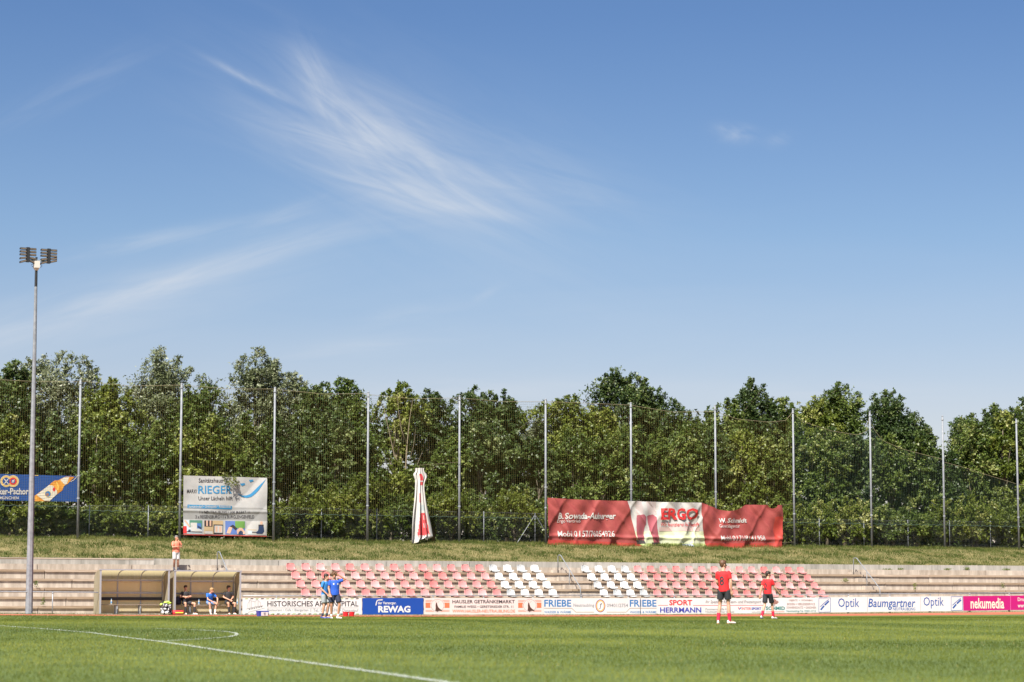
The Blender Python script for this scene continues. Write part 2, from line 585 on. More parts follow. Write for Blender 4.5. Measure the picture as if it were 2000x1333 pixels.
def blades(name, P, h, w, tint, m, lean=0.5):
    n = len(P)
    az = rng.uniform(0, 2 * np.pi, n)
    sx, sy = np.cos(az) * w / 2, np.sin(az) * w / 2
    la = rng.uniform(0, 2 * np.pi, n); ll = rng.uniform(0, lean, n) * h
    V = np.empty((n, 3, 3))
    V[:, 0] = P + np.stack([sx, sy, np.zeros(n)], 1)
    V[:, 1] = P - np.stack([sx, sy, np.zeros(n)], 1)
    V[:, 2] = P + np.stack([np.cos(la) * ll, np.sin(la) * ll, h], 1)
    Fc = np.arange(3 * n).reshape(n, 3)
    return np_mesh(name, V.reshape(-1, 3), Fc, [m], tint)


def vnoise(x, y, seed):
    """cheap smooth noise in 0..1"""
    r = np.random.default_rng(seed)
    out = np.zeros_like(x)
    for k in range(7):
        a = r.uniform(0, 2 * np.pi); f = 2 ** (k * 0.5)
        out += np.sin((x * np.cos(a) + y * np.sin(a)) * f + r.uniform(0, 6.28)) / f ** 0.6
    return 0.5 + 0.5 * np.tanh(out * 0.5)


def lawn():
    n = 380000
    D = 17 + (112 - 17) * rng.uniform(0, 1, n) ** 1.0
    lat = rng.uniform(-0.245, 0.245, n) * D
    s = lat * CA + (D - D0) * SA
    q = -lat * SA + (D - D0) * CA
    ok = (q < -12.02) & (q > -134)
    s, q, D = s[ok], q[ok], D[ok]
    z = np.where(np.abs(q + 41) < 28, 0.08 * np.cos(np.pi * (q + 41) / 56) ** 2, 0)
    tq = np.clip((q + 32) / 26, 0, 1); z = z + np.minimum(0.16, 0.13 * ((s - 3) / 30) ** 2) * tq * tq * (3 - 2 * tq)
    n = len(s)
    h = rng.uniform(0.018, 0.040, n)
    w = 0.0055 * (D / 20) ** 0.75 * rng.uniform(0.7, 1.3, n)
    t = 0.0 + 0.46 * vnoise(s * 0.30, q * 0.16, 3) + 0.20 * vnoise(s * 1.5, q * 0.9, 4) + rng.normal(0, 0.09, n) + 0.055 * np.tanh(3 * np.sin(2 * np.pi * q / 11.0))
    straw = rng.uniform(0, 1, n) < 0.012
    t = np.clip(t, 0, 0.62); t[straw] = 0.70
    for pts, wd in LINE_PTS:
        a, b = pts[:-1], pts[1:]
        lo, hi = pts.min(0) - 0.3, pts.max(0) + 0.3
        cand = np.where((s > lo[0]) & (s < hi[0]) & (q > lo[1]) & (q < hi[1]))[0]
        P2 = np.stack([s[cand], q[cand]], 1)
        best = np.full(len(cand), 9.0)
        for i in range(len(a)):
            ab = b[i] - a[i]; l2 = ab @ ab + 1e-9
            tt = np.clip(((P2 - a[i]) @ ab) / l2, 0, 1)
            best = np.minimum(best, np.linalg.norm(P2 - a[i] - tt[:, None] * ab, axis=1))
        hit = best < wd / 2 * rng.uniform(0.75, 1.1, len(cand))
        hit &= rng.uniform(0, 1, len(cand)) < 0.88
        t[cand[hit]] = 1.0
        h[cand[hit]] *= 0.8
    m = grass_mat('lawn_blades', [(0, (0.060, 0.088, 0.011)), (0.3, (0.140, 0.170, 0.024)), (0.62, (0.275, 0.290, 0.055)), (0.70, (0.40, 0.32, 0.13)), (0.9, (0.4, 0.36, 0.2)), (0.97, (0.50, 0.52, 0.46)), (1, (0.54, 0.56, 0.50))])
    me = blades('mown_grass', np.stack([s, q, z], 1), h, w, t, m)
    tag(put('mown_grass', me, None, (0, 0, 0)), 'short mown green grass covering the football pitch', 'grass', kind='stuff')


def bank_grass():
    n = 150000
    s = rng.uniform(-36, 46, n); q = rng.uniform(9.66, 16.2, n)
    z = np.array([bank_z(a, b) for a, b in zip(s, q)])
    dry = vnoise(s * 1.1, q * 1.6, 11)
    weed = vnoise(s * 1.7, q * 2.2, 15)
    t = 0.06 + 0.56 * dry + rng.normal(0, 0.12, n)
    h = rng.uniform(0.04, 0.13, n)
    wd = rng.uniform(0.012, 0.028, n)
    green = weed > 0.68
    t[green] = 0.02 + 0.14 * rng.uniform(0, 1, green.sum()); h[green] *= 1.35; wd[green] *= 1.7
    edge = q > 14.8
    t[edge] = 0.16 + 0.3 * dry[edge] + rng.normal(0, 0.1, edge.sum()); h[edge] *= 1.5
    m = grass_mat('bank_blades', [(0, (0.065, 0.095, 0.016)), (0.35, (0.120, 0.140, 0.030)), (0.65, (0.200, 0.178, 0.060)), (1, (0.36, 0.28, 0.13))])
    me = blades('bank_grass', np.stack([s, q, z], 1), h, wd, np.clip(t, 0, 1), m, 0.9)
    tag(put('bank_grass', me, None, (0, 0, 0)), 'rough half dry grass and weeds on the bank above the terraces', 'grass', kind='stuff')


def verge_grass():
    n = 26000
    s = rng.uniform(-36, 46, n); q = -1.25 + 1.5 * rng.uniform(0, 1, n) ** 1.4
    clump = vnoise(s * 2.0, q * 2.0, 21)
    ok = rng.uniform(0, 1, n) < 0.15 + 0.7 * clump ** 2
    s, q = s[ok], q[ok]; n = len(s)
    z = np.array([gz(a, b) for a, b in zip(s, q)])
    m = grass_mat('verge_blades', [(0, (0.08, 0.11, 0.025)), (0.5, (0.20, 0.19, 0.06)), (1, (0.40, 0.32, 0.18))])
    me = blades('verge_grass', np.stack([s, q, z], 1), rng.uniform(0.02, 0.09, n), rng.uniform(0.015, 0.03, n), np.clip(0.75 - 0.6 * clump[ok] + rng.normal(0, 0.15, n), 0, 1), m, 0.9)
    tag(put('verge_grass', me, None, (0, 0, 0)), 'thin dry grass along the foot of the advertising boards', 'grass', kind='stuff')


lawn(); bank_grass(); verge_grass()

# ------------------------------------------------------------------ terrace
TIERS = [(5.0, 0.48), (5.72, 0.93), (6.44, 1.38), (7.16, 1.83), (7.88, 2.28)]   # front edge q, top z (lowest first)
S_ENDS = (-33.0, 43.0)
STAIRS = [sq(1110, 1123, 7.9)[0], sq(1690, 1123, 7.9)[0], sq(446, 1113, 7.9)[0]]


def terrace():
    t = thing('spectator_terrace', 'stepped concrete terrace with weathered wooden bench planks behind the boards', 'terrace', (0, 5, 0))
    seg = 4.9
    n = int((S_ENDS[1] - S_ENDS[0]) / seg) + 1
    for k, (q, z) in enumerate(TIERS):
        z0 = TIERS[k - 1][1] - 0.10 if k else -0.2
        qn = TIERS[k + 1][0] + 0.05 if k < 4 else 8.55
        off = [0, 1.6, 0.7, 2.3, 1.1][k]
        for i in range(-1, n):
            a = S_ENDS[0] + i * seg + off; b = min(a + seg - 0.03, S_ENDS[1]); a = max(a, S_ENDS[0])
            if b - a < 0.3: continue
            dy = random.uniform(-0.006, 0.006)
            mb = MB()
            mb.box(a, b, q + 0.07 + dy, qn + 0.02 + dy, z0, z - 0.115)
            mb.box(a, b, q + 0.36, qn + 0.02 + dy, z - 0.115, z - 0.03)
            mb.build('riser_panel', CONC, t)
            for (pa, pb) in ((q + dy, q + 0.165 + dy), (q + 0.18 + dy, q + 0.345 + dy)):
                mb = MB(); dz = random.uniform(-0.006, 0.006)
                mb.box(a + 0.004, b - random.uniform(0.0, 0.02), pa, pb, z - 0.112 + dz, z + dz)
                mb.build('bench_plank', WOOD, t)
    # walkway block above the top bench
    for i in range(n):
        a = S_ENDS[0] + i * seg + 0.9; b = min(a + seg - 0.03, S_ENDS[1])
        if b - a < 0.3: continue
        mb = MB(); dy = random.uniform(-0.006, 0.006)
        mb.box(a, b, 8.57 + dy, 9.40, 2.1, 2.58 + random.uniform(-0.004, 0.004))
        mb.build('walkway_slab', CONC, t)
    for sc in STAIRS:
        for k, (q, z) in enumerate(TIERS):
            zb = TIERS[k - 1][1] + 0.004 if k else 0.02
            mb = MB(); mb.box(sc - 0.75, sc + 0.75, q - 0.30, q - 0.004, zb, zb + 0.225)
            mb.build('stair_step', CONC, t)
        mb = MB(); mb.box(sc - 0.75, sc + 0.75, 8.27, 8.565, 2.284, 2.43)
        mb.build('stair_step', CONC, t)


terrace()


def wall():
    t = thing('retaining_wall', 'low grey concrete retaining wall holding the grass bank above the terrace', 'wall', (0, 9.4, 2.5))
    a = S_ENDS[0]; i = 0
    while a < S_ENDS[1]:
        ln = [6.2, 5.0, 7.1, 5.6][i % 4]; b = min(a + ln, S_ENDS[1])
        mb = MB(); dy = random.uniform(-0.012, 0.012)
        mb.box(a, b - 0.035, 9.40 + dy, 9.62 + dy, 2.3, 2.90 + random.uniform(-0.012, 0.012))
        mb.build('wall_panel', CONC_GREY, t)
        a = b; i += 1
    # the lower sitting block in front of the wall on the far left
    a, e = S_ENDS[0], sq(300, 1092, 9.1)[0]
    while a < e:
        b = min(a + 5.2, e)
        mb = MB(); mb.box(a, b - 0.012, 9.0, 9.385, 2.585, 2.83); mb.build('sitting_block', CONC_GREY, t)
        mb = MB(); mb.box(a + 0.004, b - 0.02, 8.985, 9.385, 2.834, 2.885); mb.build('coping', WOOD, t)
        a = b


wall()

# weeds in the joints of the terrace
WEED = LEAF['green']


def leaf_quads(P, d, nrm, ln, w):
    side = np.cross(d, nrm)
    side /= np.linalg.norm(side, axis=1, keepdims=True) + 1e-9
    n = len(P)
    V = np.empty((n, 4, 3))
    V[:, 0] = P - d * (ln * 0.5)[:, None] + side * (w * 0.22)[:, None]
    V[:, 1] = P + d * (ln * 0.12)[:, None] + side * (w * 0.5)[:, None] + nrm * (w * 0.12)[:, None]
    V[:, 2] = P + d * (ln * 0.5)[:, None] - side * (w * 0.16)[:, None]
    V[:, 3] = P - d * (ln * 0.25)[:, None] - side * (w * 0.5)[:, None] + nrm * (w * 0.12)[:, None]
    return V.reshape(-1, 3), np.arange(4 * n).reshape(n, 4)


def unit(v): return v / (np.linalg.norm(v, axis=1, keepdims=True) + 1e-9)


def weed(px, py, q, r, h, label, dry=False):
    s, z = sq(px, py, q)
    n = 70
    P = np.stack([rng.normal(0, r * 0.5, n), rng.normal(0, 0.05, n) - 0.03, rng.uniform(0, h, n)], 1)
    d = unit(rng.normal(0, 1, (n, 3)) + [0, 0, 0.6]); nr = unit(np.cross(d, rng.normal(0, 1, (n, 3))))
    V, Fc = leaf_quads(P, d, nr, rng.uniform(0.05, 0.10, n), rng.uniform(0.025, 0.05, n))
    me = np_mesh('weed', V, Fc, [LEAF['yellow' if dry else 'green']], rng.uniform(0.2, 1, n))
    tag(put('weed', me, None, (s, q, z)), label, 'weed', 'weeds growing in the terrace joints')


for i, (px, py, q, r, h, lb) in enumerate([
        (1731, 1113.5, 9.37, 0.35, 0.07, 'flat green weed at the wall foot just right of the right handrail'),
        (1759, 1113.5, 9.37, 0.22, 0.10, 'small round weed at the wall foot above the Baumgartner lettering'),
        (1850, 1113.5, 9.37, 0.25, 0.09, 'small weed at the wall foot above the right square logo'),
        (1888, 1113.5, 9.37, 0.22, 0.14, 'bushy weed at the wall foot above the left end of the pink board'),
        (1966, 1113.5, 9.37, 0.3, 0.08, 'flat weed at the wall foot above the far end of the pink board'),
        (1650, 1137.5, 7.18, 0.22, 0.22, 'dry weed beside the stair steps under the right handrail'),
        (1786, 1151.5, 6.46, 0.10, 0.35, 'tall dry weed hanging from a joint right of the right handrail'),
        (1958, 1149.5, 6.46, 0.18, 0.36, 'bushy weed in a joint above the pink board'),
        (70, 1146.5, 6.46, 0.12, 0.30, 'green weed in a joint just right of the floodlight mast'),
        (84, 1182, 5.02, 0.10, 0.35, 'tall weed in the lowest terrace step right of the floodlight mast'),
        (10, 1103, 9.37, 0.15, 0.25, 'weed on the walkway left of the floodlight mast'),
        (790, 1111, 9.37, 0.2, 0.16, 'small weed at the wall foot above the dark blue board')]):
    weed(px, py, q, r, h, lb, dry=i in (5, 6))

# ------------------------------------------------------------------ seats
def seat_mesh():
    prof = [(-0.235, 0.035, 0.215), (-0.232, 0.075, 0.22), (-0.20, 0.095, 0.225), (-0.05, 0.085, 0.225), (0.07, 0.09, 0.225), (0.12, 0.14, 0.226),
            (0.150, 0.24, 0.222), (0.172, 0.335, 0.212), (0.180, 0.375, 0.20), (0.188, 0.41, 0.175), (0.190, 0.425, 0.13)]
    xs = [-1, -0.86, -0.5, -0.14, 0.14, 0.5, 0.86, 1]
    mb = MB()
    nx = len(xs)
    for lay in (0, 1):
        for j, (q, z, w) in enumerate(prof):
            for x in xs:
                e = abs(x) ** 3
                qq, zz = (q, z + 0.03 * e) if j < 4 else (q - 0.045 * e, z)
                if lay:
                    if j < 5: zz -= 0.022
                    else: qq += 0.020
                mb.v.append((x * w * 1.06, qq, zz))
    n = len(prof) * nx
    hole = (7, 3)
    for j in range(len(prof) - 1):
        for i in range(nx - 1):
            a = j * nx + i
            if (j, i) == hole: continue
            mb.face((a, a + 1, a + nx + 1, a + nx)); mb.face((n + a, n + a + nx, n + a + nx + 1, n + a + 1))
    for j in range(len(prof) - 1):
        for i in (0, nx - 1):
            a = j * nx + i
            mb.face((a, a + nx, n + a + nx, n + a))
    for j in (0, len(prof) - 1):
        for i in range(nx - 1):
            a = j * nx + i
            mb.face((a, a + 1, n + a + 1, n + a))
    me = mb.mesh('seat_shell')
    me.polygons.foreach_set('use_smooth', [True] * len(me.polygons))
    return me


def seats():
    base = seat_mesh()
    shells = []
    for m in PINK + [WHITE_P, GREY_P]:
        me = base.copy(); me.materials.append(m); shells.append(me)
    ft = MB(); ft.box(-0.035, 0.035, -0.17, 0.08, 0.0, 0.055)
    foot = ft.mesh('seat_foot', mats=[DARK_MESH])
    rows = ['top row', 'upper middle row', 'lower middle row', 'bottom row']
    grey = {(0, 0, 14), (0, 0, 16), (0, 1, 0), (0, 1, 3), (2, 1, 0), (3, 0, 14), (3, 1, 1), (3, 1, 3)}
    first = None
    for r in range(4):
        q, z = TIERS[4 - r]
        for blk in (0, 1):
            for c in range(18):
                s = (-8.91 + 0.845 * c) if blk == 0 else (8.62 + 0.836 * c)
                white = c >= 14 if blk == 0 else c < 4
                g_ = (r, blk, c) in grey
                me = shells[4] if g_ else shells[3] if white else shells[random.choice([0, 0, 1, 2, 2])]
                side = 'left block' if blk == 0 else 'right block'
                colour = 'greyed white' if g_ else 'white' if white else 'pink'
                lab = f'{colour} seat, {ORD[c]} from the left in the {rows[r]} of the {side}'
                o = thing('stadium_seat', lab, 'seat', (s + random.uniform(-.01, .01), q + 0.20, z + 0.004), 'plastic seats in rows on the terrace benches')
                o.rotation_euler.z += random.uniform(-0.035, 0.035)
                put('shell', me, o)
                for x in (-0.15, 0.15):
                    f = put('foot', foot, o); f.location = (x, 0, 0)


seats()

# ------------------------------------------------------------------ handrails
def handrail(px, py, q_top, label, zt):
    s, z = sq(px, py, q_top)
    z = TIERS[4][1]
    t = thing('handrail', label, 'handrail', (s, q_top, z), 'steel handrails of the terrace stairs')
    qt, qb = q_top + 0.25, 5.15
    mb = MB()
    zt_ = z + 0.98
    zb_ = 0.93 + 0.72
    mb.tube([(s, qt + 0.05, z), (s, qt + 0.05, zt_ - 0.12), (s, qt, zt_ - 0.02), (s, qt - 0.12, zt_), (s, qt - 0.3, zt_ - 0.03), (s, 5.75, 0.93 + 0.62), (s, 5.62, 0.93 + 0.5), (s, 5.6, 0.93 + 0.38), (s, 5.6, 0.48)], 0.026, 8)
    mb.build('rail', GALV, t, smooth=True)
    mb = MB()
    qm = 6.9
    zz = 1.55 + (qm - 5.75) / (qt - 0.3 - 5.75) * (zt_ - 0.03 - 1.55)
    mb.tube([(s, qm, 1.38), (s, qm, zz - 0.02)], 0.022, 8)
    mb.build('post', GALV, t, smooth=True)


handrail(1094.7, 1123.5, 7.95, 'sloping steel handrail on the stairs between the two white seat blocks', 0)
handrail(1673, 1123.5, 7.95, 'sloping steel handrail on the stairs right of the pink seats', 0)
handrail(428, 1113, 7.95, 'steel handrail rising behind the right dugout roof', 0)

# ------------------------------------------------------------------ barrier railing
POST_PX = [540, 746, 846, 944.6, 1041, 1135, 1227, 1317, 1405, 1490, 1575, 1657, 1738, 1816.5, 1894, 1971, 2046]
RAIL_Y = ([-60, 190, 480, 770, 1000, 1250, 1450, 1600, 1800, 2000, 2060], [1154, 1156.3, 1163, 1163, 1162, 1161.8, 1161.7, 1160.8, 1158.9, 1157.4, 1157])


def railing(px0, px1, posts, label):
    q = 0.06
    s0, z0 = sq(px0, np.interp(px0, *RAIL_Y), q)
    t = thing('barrier_railing', label, 'railing', (s0, q, 0), 'tubular barrier railings round the pitch')
    pts = []
    for px in np.linspace(px0, px1, 24):
        s, z = sq(px, np.interp(px, *RAIL_Y), q); pts.append((s, q, z - 0.03))
    s_end, zz = pts[0][0], pts[0][2]
    mb = MB(); mb.tube(pts, 0.03, 8); mb.build('rail', GALV_DK, t, smooth=True)
    for px in posts:
        s, z = sq(px, np.interp(px, *RAIL_Y), q)
        mb = MB(); mb.tube([(s, q, gz(s, 0)), (s, q, z - 0.055)], 0.028, 8); mb.tube([(s, q - 0.001, z - 0.10), (s, q - 0.001, z - 0.05)], 0.042, 8)
        mb.build('post', GALV_DK, t, smooth=True)


railing(-70, 192, [-28, 103], 'steel barrier railing left of the dugouts')
railing(474, 2060, POST_PX, 'long steel barrier railing along the advertising boards')

# ------------------------------------------------------------------ printing on boards and banners
TEXT_JOBS = []


def text_mesh(body, bold=0.0, shear=0.0):
    c = bpy.data.curves.new('lettering', 'FONT')
    c.body = body; c.offset = bold; c.shear = shear; c.resolution_u = 2
    c.align_x = 'LEFT'
    o = bpy.data.objects.new('lettering', c)
    me = o.to_mesh()
    V = np.empty(len(me.vertices) * 3); me.vertices.foreach_get('co', V); V = V.reshape(-1, 3)
    Fc = [tuple(p.vertices) for p in me.polygons]
    o.to_mesh_clear(); bpy.data.objects.remove(o); bpy.data.curves.remove(c)
    return V, Fc


class Print:
    """prints on an upright sheet; places are read off the photo and taken back to the sheet's plane"""
    def __init__(self, parent, q, wr=None, cell=None):
        self.p, self.q, self.cell = parent, q, cell
        self.wr = wr or (lambda s, z: 0.0)

    def at(self, s, z, lay): return (s, self.q - self.wr(s, z) - lay, z)

    def px(self, x, y): return sq(x, y, self.q)

    def text(self, body, x0, y0, x1, y1, m, bold=0.0, shear=0.0, lay=0.006, name='lettering', flip=False):
        V, Fc = text_mesh(body, bold, shear)
        if not len(V): return
        lo, hi = V.min(0), V.max(0)
        ym = (y0 + y1) / 2
        sa, za = self.px(x0, ym); sb, zb = self.px(x1, ym)
        xm = (x0 + x1) / 2
        zt = self.px(xm, y0)[1]; zl = self.px(xm, y1)[1]
        h = zt - zl
        mb = MB()
        P = []
        for v in V:
            a = (v[0] - lo[0]) / (hi[0] - lo[0]); b = (v[1] - lo[1]) / (hi[1] - lo[1])
            if flip: a = 1 - a
            P.append([sa + (sb - sa) * a, za + (zb - za) * a + (b - 0.5) * h])
        Fc = [f for f in Fc]
        if self.cell:
            P, Fc = refine(P, Fc, self.cell)
        mb.v = [self.at(p[0], p[1], lay) for p in P]
        for f in Fc: mb.face(f)
        return mb.build(name, m, self.p)

    def poly(self, pts, m, name='panel', lay=0.003):
        P = [list(self.px(*p)) for p in pts]
        Fc = [tuple(range(len(P)))]
        if self.cell:
            from mathutils.geometry import tessellate_polygon
            Fc = [tuple(t) for t in tessellate_polygon([[Vector((p[0], p[1], 0)) for p in P]])]
            P, Fc = refine(P, Fc, self.cell)
        mb = MB(); mb.v = [self.at(p[0], p[1], lay) for p in P]
        for f in Fc: mb.face(f)
        return mb.build(name, m, self.p)

    def rect(self, x0, y0, x1, y1, m, name='panel', lay=0.003): return self.poly([(x0, y1), (x1, y1), (x1, y0), (x0, y0)], m, name, lay)

    def ellipse(self, cx, cy, rx, ry, m, name='emblem', lay=0.004, n=24):
        return self.poly([(cx + rx * math.cos(2 * math.pi * k / n), cy - ry * math.sin(2 * math.pi * k / n)) for k in range(n)], m, name, lay)

    def line(self, pts, w, m, name='stroke', lay=0.005):
        mb = MB()
        for (a, b) in zip(pts[:-1], pts[1:]):
            dx, dy = b[0] - a[0], b[1] - a[1]; L = math.hypot(dx, dy)
            nx, ny = -dy / L * w / 2, dx / L * w / 2
            i = len(mb.v)
            n = max(1, int(L / 8)) if self.cell else 1
            for k in range(n + 1):
                cx, cy = a[0] + dx * k / n, a[1] + dy * k / n
                for sg in (1, -1):
                    s, z = self.px(cx + nx * sg, cy + ny * sg); mb.v.append(self.at(s, z, lay))
                if k: mb.face((i + 2 * k - 2, i + 2 * k - 1, i + 2 * k + 1, i + 2 * k))
        return mb.build(name, m, self.p)


def refine(P, Fc, cell):
    """split triangles until no edge is longer than cell"""
    P = [tuple(p) for p in P]; cache = {}
    tris = []
    for f in Fc:
        for k in range(1, len(f) - 1): tris.append((f[0], f[k], f[k + 1]))
    out = []
    stack = tris
    while stack:
        a, b, c = stack.pop()
        best, L = None, cell
        for (i, j, k) in ((a, b, c), (b, c, a), (c, a, b)):
            d = math.hypot(P[i][0] - P[j][0], P[i][1] - P[j][1])
            if d > L: best, L = (i, j, k), d
        if best is None: out.append((a, b, c)); continue
        i, j, k = best
        key = (min(i, j), max(i, j))
        if key not in cache:
            cache[key] = len(P); P.append(((P[i][0] + P[j][0]) / 2, (P[i][1] + P[j][1]) / 2))
        m_ = cache[key]
        stack += [(i, m_, k), (m_, j, k)]
    return P, out


TOP_X = [400, 473, 1284, 1500, 1600, 1880, 2000, 2060]
TOP_Y = [1168.5, 1168.5, 1168.6, 1168.5, 1167.3, 1164.7, 1163.5, 1162.9]
BOT_X = [400, 473, 708, 950, 1250, 1500, 1600, 1880, 2000, 2060]
BOT_Y = [1201.3, 1201.3, 1200.8, 1200.4, 1200.4, 1197.9, 1196.7, 1193.4, 1191.6, 1190.8]


def board(x0, x1, label, m):
    q = -0.02
    s0, zb0 = sq(x0, np.interp(x0, BOT_X, BOT_Y), q); s1, zb1 = sq(x1, np.interp(x1, BOT_X, BOT_Y), q)
    zt0 = sq(x0, np.interp(x0, TOP_X, TOP_Y), q)[1]; zt1 = sq(x1, np.interp(x1, TOP_X, TOP_Y), q)[1]
    t = thing('advertising_board', label, 'advertising board', (s0, q, zb0), 'advertising boards on the barrier railing')
    mb = MB()
    mb.hexa([(s0, q, zb0), (s1, q, zb1), (s0, q + 0.022, zb0), (s1, q + 0.022, zb1), (s0, q, zt0), (s1, q, zt1), (s0, q + 0.022, zt0), (s1, q + 0.022, zt1)])
    mb.build('panel', m, t)
    return t, Print(t, q)


def boards():
    # 1
    t, P = board(473.5, 706.5, 'white board reading HISTORISCHES ARMENSPITAL with green and black dashes', P_WHITE)
    P.text('HISTORISCHES ARMENSPITAL', 522, 1174.4, 700, 1185, P_BLACK, 0.012)
    P.line([(522, 1187.8), (700, 1187.8)], 0.5, P_LGREY)
    P.text('Restaurant • Cafe • Biergarten', 522, 1189.4, 602, 1195.6, P_LGREY)
    P.text('|', 606.6, 1189.4, 607.4, 1196, P_LGREY)
    P.text('Tel.: 09403 95990 • Donaustauf', 612, 1189.4, 700, 1195.2, P_LGREY)
    for k in range(22):
        x = 478 + k * 10.3
        if x > 698: break
        for (ya, yb, ph) in ((1169.0, 1170.8, 0), (1198.6, 1200.4, 1)):
            mm = P_BLACK if (k + ph) % 2 else P_GREEN
            P.poly([(x, yb), (x + 5.4, yb), (x + 7, ya), (x + 1.6, ya)], mm, 'border_dash')
    for (x, y0, y1) in ((484, 1180, 1190), (488, 1172, 1188), (491, 1174, 1188), (498, 1176, 1187), (502, 1170.8, 1186), (505, 1174, 1185), (509, 1178, 1186)):
        P.line([(x, y0), (x + 0.2, y1)], 0.5, P_LGREY, 'sketch_line')
    P.line([(484, 1180), (488, 1172), (491, 1174), (498, 1176), (502, 1170.8), (505, 1174), (509, 1178)], 0.5, P_LGREY, 'sketch_line')
    P.line([(481, 1190), (499, 1185.5), (514, 1183.5)], 0.5, P_GREY, 'sketch_line')
    P.line([(484, 1196.5), (499, 1192.5), (517, 1188)], 0.5, P_LGREY, 'sketch_line')
    for k in range(6): P.line([(486 + k * 4.6, 1191 - k * 0.95), (489 + k * 4.6, 1189.6 - k * 0.95)], 1.4, P_GREY, 'sketch_line')
    # 2
    t, P = board(708, 827, 'deep blue board reading der Versorger. REWAG in white', P_BLUE)
    P.text('der Versorger.', 738, 1175.4, 774, 1182.4, P_WHITE, 0.02)
    P.text('REWAG', 738.5, 1183.6, 801.5, 1196.8, P_WHITE, 0.04)
    P.line([(734, 1183), (735.4, 1176)], 1.9, P_WHITE); P.line([(735.4, 1176.4), (736.6, 1173.4), (739, 1172.4)], 1.9, P_WHITE); P.line([(738.6, 1172.4), (747.3, 1172.0)], 1.9, P_WHITE)
    # 3
    t, P = board(828.5, 1061, 'rosy white board for HAUSLER GETRÄNKEMARKT with two seal emblems', P_CREAM)
    P.text('HAUSLER GETRÄNKEMARKT', 883.5, 1170.6, 1005.3, 1179, P_BLACK, 0.018)
    P.text('FAMILIE WEISS • GERETSRIEDER STR. 11', 887.6, 1183, 1002.4, 1187.8, P_BLACK, 0.014)
    P.text('WWW.HAUSLER-NEUTRAUBLING.DE', 883.5, 1191, 1005.8, 1197, P_ORANGE, 0.014)
    for cx, a, b in ((854.4, 831, 878), (1034.6, 1012, 1057.4)):
        for y in (1172.5, 1174.9, 1192.0, 1194.4): P.rect(a, y, b, y + 0.9, P_ORANGE, 'stripe')
        P.rect(a, 1177.6, b, 1187.8, P_ORANGE, 'stripe')
        P.ellipse(cx, 1183, 14.2, 13.6, P_CREAM, 'emblem_disc', 0.005)
        P.ellipse(cx, 1183, 12.8, 12.2, P_BROWN, 'emblem_ring', 0.0065)
        P.ellipse(cx, 1183, 12.3, 11.7, P_CREAM, 'emblem_disc', 0.008)
        P.poly([(cx - 3.2, 1178.6), (cx - 2.4, 1177.2), (cx - 1.0, 1178.2), (cx - 0.2, 1182), (cx + 1.2, 1186), (cx + 5, 1190), (cx + 9.5, 1192.4), (cx + 8.5, 1194), (cx + 4, 1193.4), (cx + 0.5, 1194.4), (cx - 0.5, 1196.6), (cx - 1.6, 1194.2), (cx - 4.5, 1193.6), (cx - 3.6, 1188), (cx - 3.8, 1183)][::-1], P_BROWN, 'seal_emblem', 0.0095)
        for (dx, dy) in ((-4, -8), (-1, -9.3), (2.5, -8), (-2.5, -6.4), (1, -6)): P.ellipse(cx + dx, 1183 + dy, 0.6, 0.6, P_ORANGE, 'emblem_dot', 0.0095, 8)
    # 4
    t, P = board(1061.6, 1283.2, 'white board reading FRIEBE twice with a round blue and yellow emblem', P_WHITE)
    for (a, b) in ((1062.8, 1115.6), (1229.8, 1282)):
        P.text('FRIEBE', a, 1171.8, b, 1185.4, P_SKY, 0.022)
        P.text('WASSER & WÄRME', a, 1192.6, b, 1198.2, P_SKY, 0.008)
    P.text('Neutraubling', 1120, 1179.4, 1160.4, 1187.4, P_LGREY, 0.004)
    P.text('09401/2754', 1185, 1179.4, 1226.4, 1186.4, P_LGREY, 0.004)
    P.line([(1062.2, 1188.4), (1116.5, 1188.4)], 0.8, P_TAN); P.line([(1116.5, 1188.4), (1124.5, 1196.1)], 0.8, P_TAN); P.line([(1124.5, 1196.1), (1160, 1196.1)], 0.8, P_TAN)
    P.line([(1185, 1196.1), (1223, 1196.1)], 0.8, P_TAN); P.line([(1223, 1196.1), (1230.5, 1188.4)], 0.8, P_TAN); P.line([(1230.5, 1188.4), (1282, 1188.4)], 0.8, P_TAN)
    for k, (rx, ry, mm) in enumerate(((9.6, 12.6, P_COBALT), (8.7, 11.6, P_RED), (8.1, 11.0, P_YELLOW), (6.6, 9.2, P_COBALT), (6.2, 8.8, P_WHITE))):
        P.ellipse(1172.6, 1183.8, rx, ry, mm, 'emblem_ring', 0.005 + 0.0015 * k)
    P.text('ƒ', 1169.4, 1178.5, 1176, 1190, P_BLACK, 0.0, 0.0, 0.013) if len(text_mesh('ƒ')[0]) else None
    P.rect(1250, 1168.8, 1251, 1200.3, P_GREY, 'joint_strip', 0.016)
    # 5
    t, P = board(1283.8, 1493.4, 'white board reading SPORT HERRMANN in red and blue', P_WHITE)
    P.text('SPORT', 1307, 1172, 1352, 1182.9, P_RED, 0.03)
    P.text('HERRMANN', 1289, 1186.7, 1369.6, 1197, P_NAVY, 0.028)
    P.line([(1285, 1182.7), (1304.7, 1182.7)], 0.8, P_RED); P.line([(1353.5, 1182.9), (1492, 1182.6)], 0.8, P_RED)
    P.text('Ihr Spezialist für Team- und Freizeitsport', 1378, 1172.8, 1487, 1180.6, P_GREY, 0.0, 0.25)
    P.text('Pommernstraße 4', 1378, 1188.2, 1418.7, 1192.4, P_GREY)
    P.text('Neutraubling (bei Globus)', 1378, 1193.4, 1434, 1198.2, P_GREY)
    P.line([(1441.8, 1186.6), (1444, 1190.8)], 1.5, P_RED); P.line([(1443.6, 1191), (1447.6, 1186.6)], 1.5, P_NAVY)
